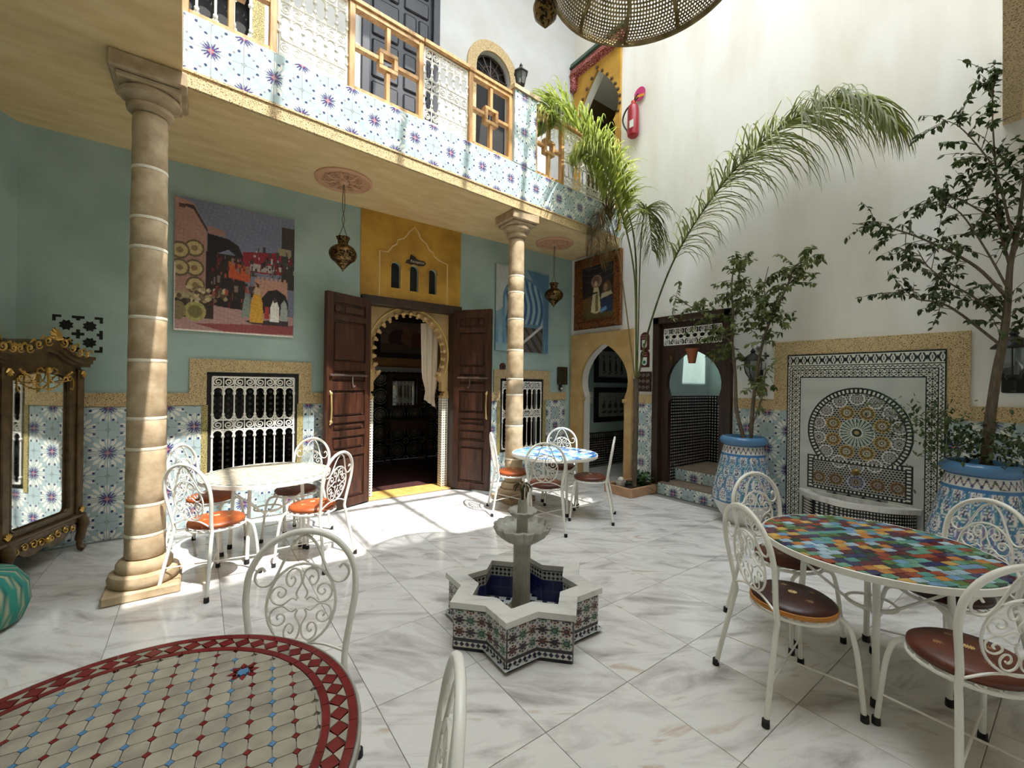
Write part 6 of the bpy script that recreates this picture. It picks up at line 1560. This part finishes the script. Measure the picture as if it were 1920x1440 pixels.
def thin_frame(th, w, h):
    for a in ((-.10, -.0, -.10, h+.10), (w, w+.10, -.10, h+.10), (0, w, -.10, 0), (0, w, h, h+.10)): MB().bev(a[0], a[1], -.02, .02, a[2], a[3], .004).build('frame_side', m_black, th)
picture('framed_drawing', 'upper black framed drawing of walking figures in the passage', 'picture', 1.0, .50, 70, sketch(1), PB(6.06, 1.69, .045), .015, thin_frame)
picture('framed_drawing', 'lower black framed drawing of riders in the passage', 'picture', 1.0, .46, 70, sketch(2), PB(6.07, .94, .045), .015, thin_frame)
def salon(u, v):
    c = Canvas(u, v, (110, 92, 78)); c.ell(.35, .45, .2, .3, (64, 44, 36)); c.ell(.62, .5, .22, .3, (120, 84, 66)); c.ell(.75, .4, .16, .3, (96, 50, 40)); c.ell(.5, .75, .07, .12, (130, 96, 76)); c.poly([(0, .3), (1, .2), (1, 0), (0, 0)], (84, 70, 60)); c.ell(.3, .62, .05, .09, (60, 44, 36)); c.noise(.14, 9, 10, 10); return c.c
picture('salon_painting', 'painting of a seated group in the dim salon beyond the doorway', 'painting', 1.05, .62, 60, salon, Matrix.Translation((2.82, 8.19, 2.12)), .02, thin_frame)

# ------------------------------------------------------------------ small wall pieces
def text(body, size, loc_m, mat, parent, name='lettering'):
    cu = bpy.data.curves.new(name, 'FONT'); cu.body = body; cu.size = size; cu.align_x = 'CENTER'; cu.align_y = 'CENTER'; cu.extrude = .001
    o = bpy.data.objects.new(name, cu); dg = None; COL.objects.link(o)
    bpy.context.view_layer.update(); dg = bpy.context.evaluated_depsgraph_get()
    me = bpy.data.meshes.new_from_object(o.evaluated_get(dg)); bpy.data.objects.remove(o)
    me.materials.clear(); me.materials.append(mat)
    q = bpy.data.objects.new(name, me); COL.objects.link(q); q.parent = parent; q.matrix_basis = loc_m
    return q
RX = Matrix.Rotation(PI/2, 4, 'X')
sg = thing('name_board', 'small dark carved name board above the three niches', 'sign', (2.395, YA-.02, 3.215))
MB().plate([[(-.15, -.04), (-.06, -.055), (.02, -.06), (.12, -.04), (.155, -.01), (.13, .025), (.03, .03), (-.03, .07), (-.075, .085), (-.09, .02), (-.13, .0)]], .02, (0, 0, 0)).build('board', m_darkwood, sg)
text('Reception', .05, Matrix.Translation((.015, -.023, -.012)) @ RX, M('pale_paint', c3(206, 186, 176), .6), sg)
m_plq = M('maroon_wood', c3(74, 28, 26), .4); m_pw = M('plaque_white', c3(214, 222, 214), .4); m_pg = M('plaque_green', c3(28, 122, 92), .4)
def plaque(y, z, label):
    t = thing('wall_plaque', label, 'plaque'); t.matrix_basis = PR(y, z, .02)
    MB().plate([[(-.075, 0), (.075, 0)]+arc(0, .19, .075, 0, 180, 12)], .02, (0, 0, 0)).build('wood_board', m_plq, t)
    MB().plate([[(-.042, .15), (.042, .15), (.042, .075)]+[(p_[0], p_[1]) for p_ in arc(0, .07, .042, 0, -180, 10)]], .004, (0, -.004, 0)).build('white_shield', m_pw, t)
    MB().plate([arc(0, .075, .026, 0, 350, 18)], .003, (0, -.007, 0)).build('green_seal', m_pg, t)
    g = MB()
    for k in range(3): g.tube([(-.045+.03*k, -.003, .205), (-.03+.03*k, -.003, .225), (-.015+.03*k, -.003, .205)], .004, 4)
    g.tube([(-.05, -.003, .18), (.05, -.003, .18)], .006, 4); g.build('gilt_script', M('faded_gilt', c3(176, 120, 100), .5), t)
plaque(3.99, 2.08, 'upper maroon plaque with green seal behind the palm stems')
plaque(3.985, 1.82, 'lower maroon plaque with green seal beside the wooden door')
cb = thing('carved_panel', 'small square dark carved wooden panel below the two plaques', 'panel'); cb.matrix_basis = PR(4.125, 1.455, .03)
MB().bev(0, .26, 0, .03, 0, .30, .006).build('panel_board', m_darkwood, cb)
g = MB()
for i in range(3):
    for j in range(3): g.tube([(.055+.075*i+p_[0], -.002, .06+.09*j+p_[1]) for p_ in spiral(0, 0, .030, 0, 1.2, 9)], .007, 5)
g.build('carved_scrolls', M('worn_carving', c3(112, 92, 80), .5), cb, 50)
sc3 = thing('wall_sconce', 'dark rectangular metal wall sconce left of the corner arch', 'sconce', (5.13, YA, 1.42))
MB().bev(-.085, .085, -.11, -.012, .12, .43, .006).build('shade', M('pierced_dark_metal', c3(46, 40, 26), .5, .4, col2=c3(84, 72, 40), nscale=70, contrast=(.5, .55)), sc3)
MB().bev(-.03, .03, -.03, 0, .02, .14, .004).build('back_plate', m_blackiron, sc3); MB().ball((0, -.05, .06), .03, 10).build('ball_joint', M('polished_steel', c3(190, 190, 190), .2, .9), sc3, 60)
MB().tube([(0, -.03, .0), (0, -.05, .12)], .008, 6).build('arm', m_blackiron, sc3, 60)
nt_ = thing('wall_ornament', 'small arched red-brown ornament on the ledge over the far window', 'ornament', (3.886, YA-.011, 1.772))
MB().plate([[(-.05, 0), (.05, 0), (.05, .05)]+arc(0, .05, .05, 0, 180, 10)], .04, (0, -.02, 0)).build('ornament_body', M('brick_red', c3(96, 44, 34), .6), nt_)
MB().plate([[(-.02, .01), (.02, .01), (.02, .04)]+arc(0, .04, .02, 0, 180, 8)], .004, (0, -.024, 0)).build('ornament_dark_plate', m_black, nt_)  # shade of a recess put on as a flat black plate
rd = thing('round_plate', 'small round brass plate on the wall under the black lantern', 'plate'); rd.matrix_basis = PR(2.33, 1.50, .012)
MB().lathe([(0, -.0), (.058, 0), (.062, .004), (.05, .012), (0, .012)], 28).xf(Matrix.Rotation(PI/2, 4, 'X')).build('plate_disc', m_brass, rd, 40); MB().tube([(-.035, -.014, 0), (.035, -.014, 0)], .004, 4).build('plate_mark', m_black, rd)
for k, zz in enumerate((1.36, 1.25)):
    t = thing('light_switch', ('upper' if k == 0 else 'lower')+' white light switch on the passage wall', 'switch', (5.86, YA-.02, zz)); MB().bev(-.09, .09, -.008, 0, -.05, .05, .004).build('switch_plate', m_iron, t); MB().bev(-.04, .04, -.012, -.006, -.025, .025, .003).build('rocker', m_iron, t)

# fire extinguisher
fe = thing('fire_extinguisher', 'red fire extinguisher hung high on the white wall', 'extinguisher', (XB-.105, 4.19, 5.33))
MB().lathe([(.0, 0), (.06, 0), (.082, .02), (.085, .05), (.085, .40), (.075, .455), (.045, .49), (.03, .50), (0, .50)], 28).build('cylinder_body', M('red_enamel', c3(146, 18, 34), .3), fe, 40)
MB().lathe([(.03, .495), (.036, .50), (.036, .54), (.02, .55), (0, .55)], 14).build('valve', M('orange_red_plastic', c3(196, 70, 40), .4), fe, 40)
h = MB(); h.tube([(0, .0, .54), (-.01, -.05, .575), (-.02, -.10, .60)], .010, 6); h.tube([(0, 0, .52), (-.01, -.06, .53), (-.02, -.10, .545)], .009, 6); h.build('handle', m_blackiron, fe, 50)
MB().tube(cr([(0, .03, .52), (0, .14, .47), (0, .20, .36), (0, .17, .24), (0, .11, .14), (0, .085, .04)], 6), .013, 7).build('hose', m_blackiron, fe, 60)
MB().plate([[(-.07, .10), (.0, .10), (.0, .21), (-.07, .21)]], .002, (-.087, .0, 0), (0, 1, 0), (0, 0, 1), (-1, 0, 0)).build('instruction_label', m_pw, fe)
rt_ = thing('round_sign', 'round pink and yellow sign above the fire extinguisher', 'sign', (XB-.03, 4.13, 5.98))
MB().lathe([(0, 0), (.10, 0), (.10, .012), (0, .012)], 28).xf(Matrix.Rotation(-PI/2, 4, 'Y')).build('sign_disc', M('magenta_enamel', c3(186, 50, 110), .4), rt_, 30)
MB().plate([[(-.09, -.07), (.085, -.04), (.09, .0), (-.085, -.03)]], .002, (-.016, 0, 0), (0, 1, 0), (0, 0, 1), (-1, 0, 0)).build('yellow_stripe', M('amber_enamel', c3(216, 150, 40), .4), rt_)

# concentric mosaic roundels of the salon dado
def roundel(X, Z):
    out = np.tile(npl((34, 38, 40)), (len(X), 1)); u = np.mod(X/.36, 1)-.5; v = np.mod(Z/.36, 1)-.5; r = np.hypot(u, v); a = np.arctan2(v, u)
    lt = npl((150, 150, 138))
    for r0 in (.08, .17, .27, .40): out[(np.abs(r-r0) < .022) & (np.mod(a*(6 if r0 < .2 else 12)/PI, 1) < .75)] = lt
    d = np.hypot(np.abs(u)-.5, np.abs(v)-.5); out[(np.abs(d-.14) < .025)] = lt; out[d < .06] = npl((90, 84, 70)); out[r < .04] = npl((150, 120, 80)); out[Z > 1.68] = npl((28, 30, 32)); return out
sdm = obj('mosaic_panel', raster('mosaic_panel', 3.4, 1.74, 340, 174, roundel, m_tile), None, (1.6, 8.262, 0)); struct(tag(sdm, 'dark roundel mosaic on the salon wall'))
# salon furniture seen through the door
sd = thing('salon_table', 'dark carved side table against the salon mosaic', 'table', (3.30, 8.02, 0))
MB().bev(-.42, .42, -.22, .2, .80, .84, .006).build('table_top', m_darkwood, sd); MB().bev(-.38, .38, -.2, .18, .62, .80, .006).build('apron', m_wood, sd)
for x_ in (-.38, .34):
    for y_ in (-.2, .14): MB().bev(x_, x_+.04, y_, y_+.04, 0, .62, .004).build('leg', m_wood, sd)
sm = thing('salon_mirror', 'small mirror in dark frame reflecting the window grille in the salon', 'mirror', (3.35, 8.235, 1.0))
MB().plate([[(-.36, 0), (.36, 0), (.36, .72), (-.36, .72)], [(-.26, .08), (.26, .08), (.26, .64), (-.26, .64)]], .05, (0, -.02, 0)).build('mirror_frame', m_darkwood, sm)
MB().plate([[(-.26, .08), (.26, .08), (.26, .64), (-.26, .64)]], .006, (0, 0, 0)).build('mirror_pane', m_mirror, sm)
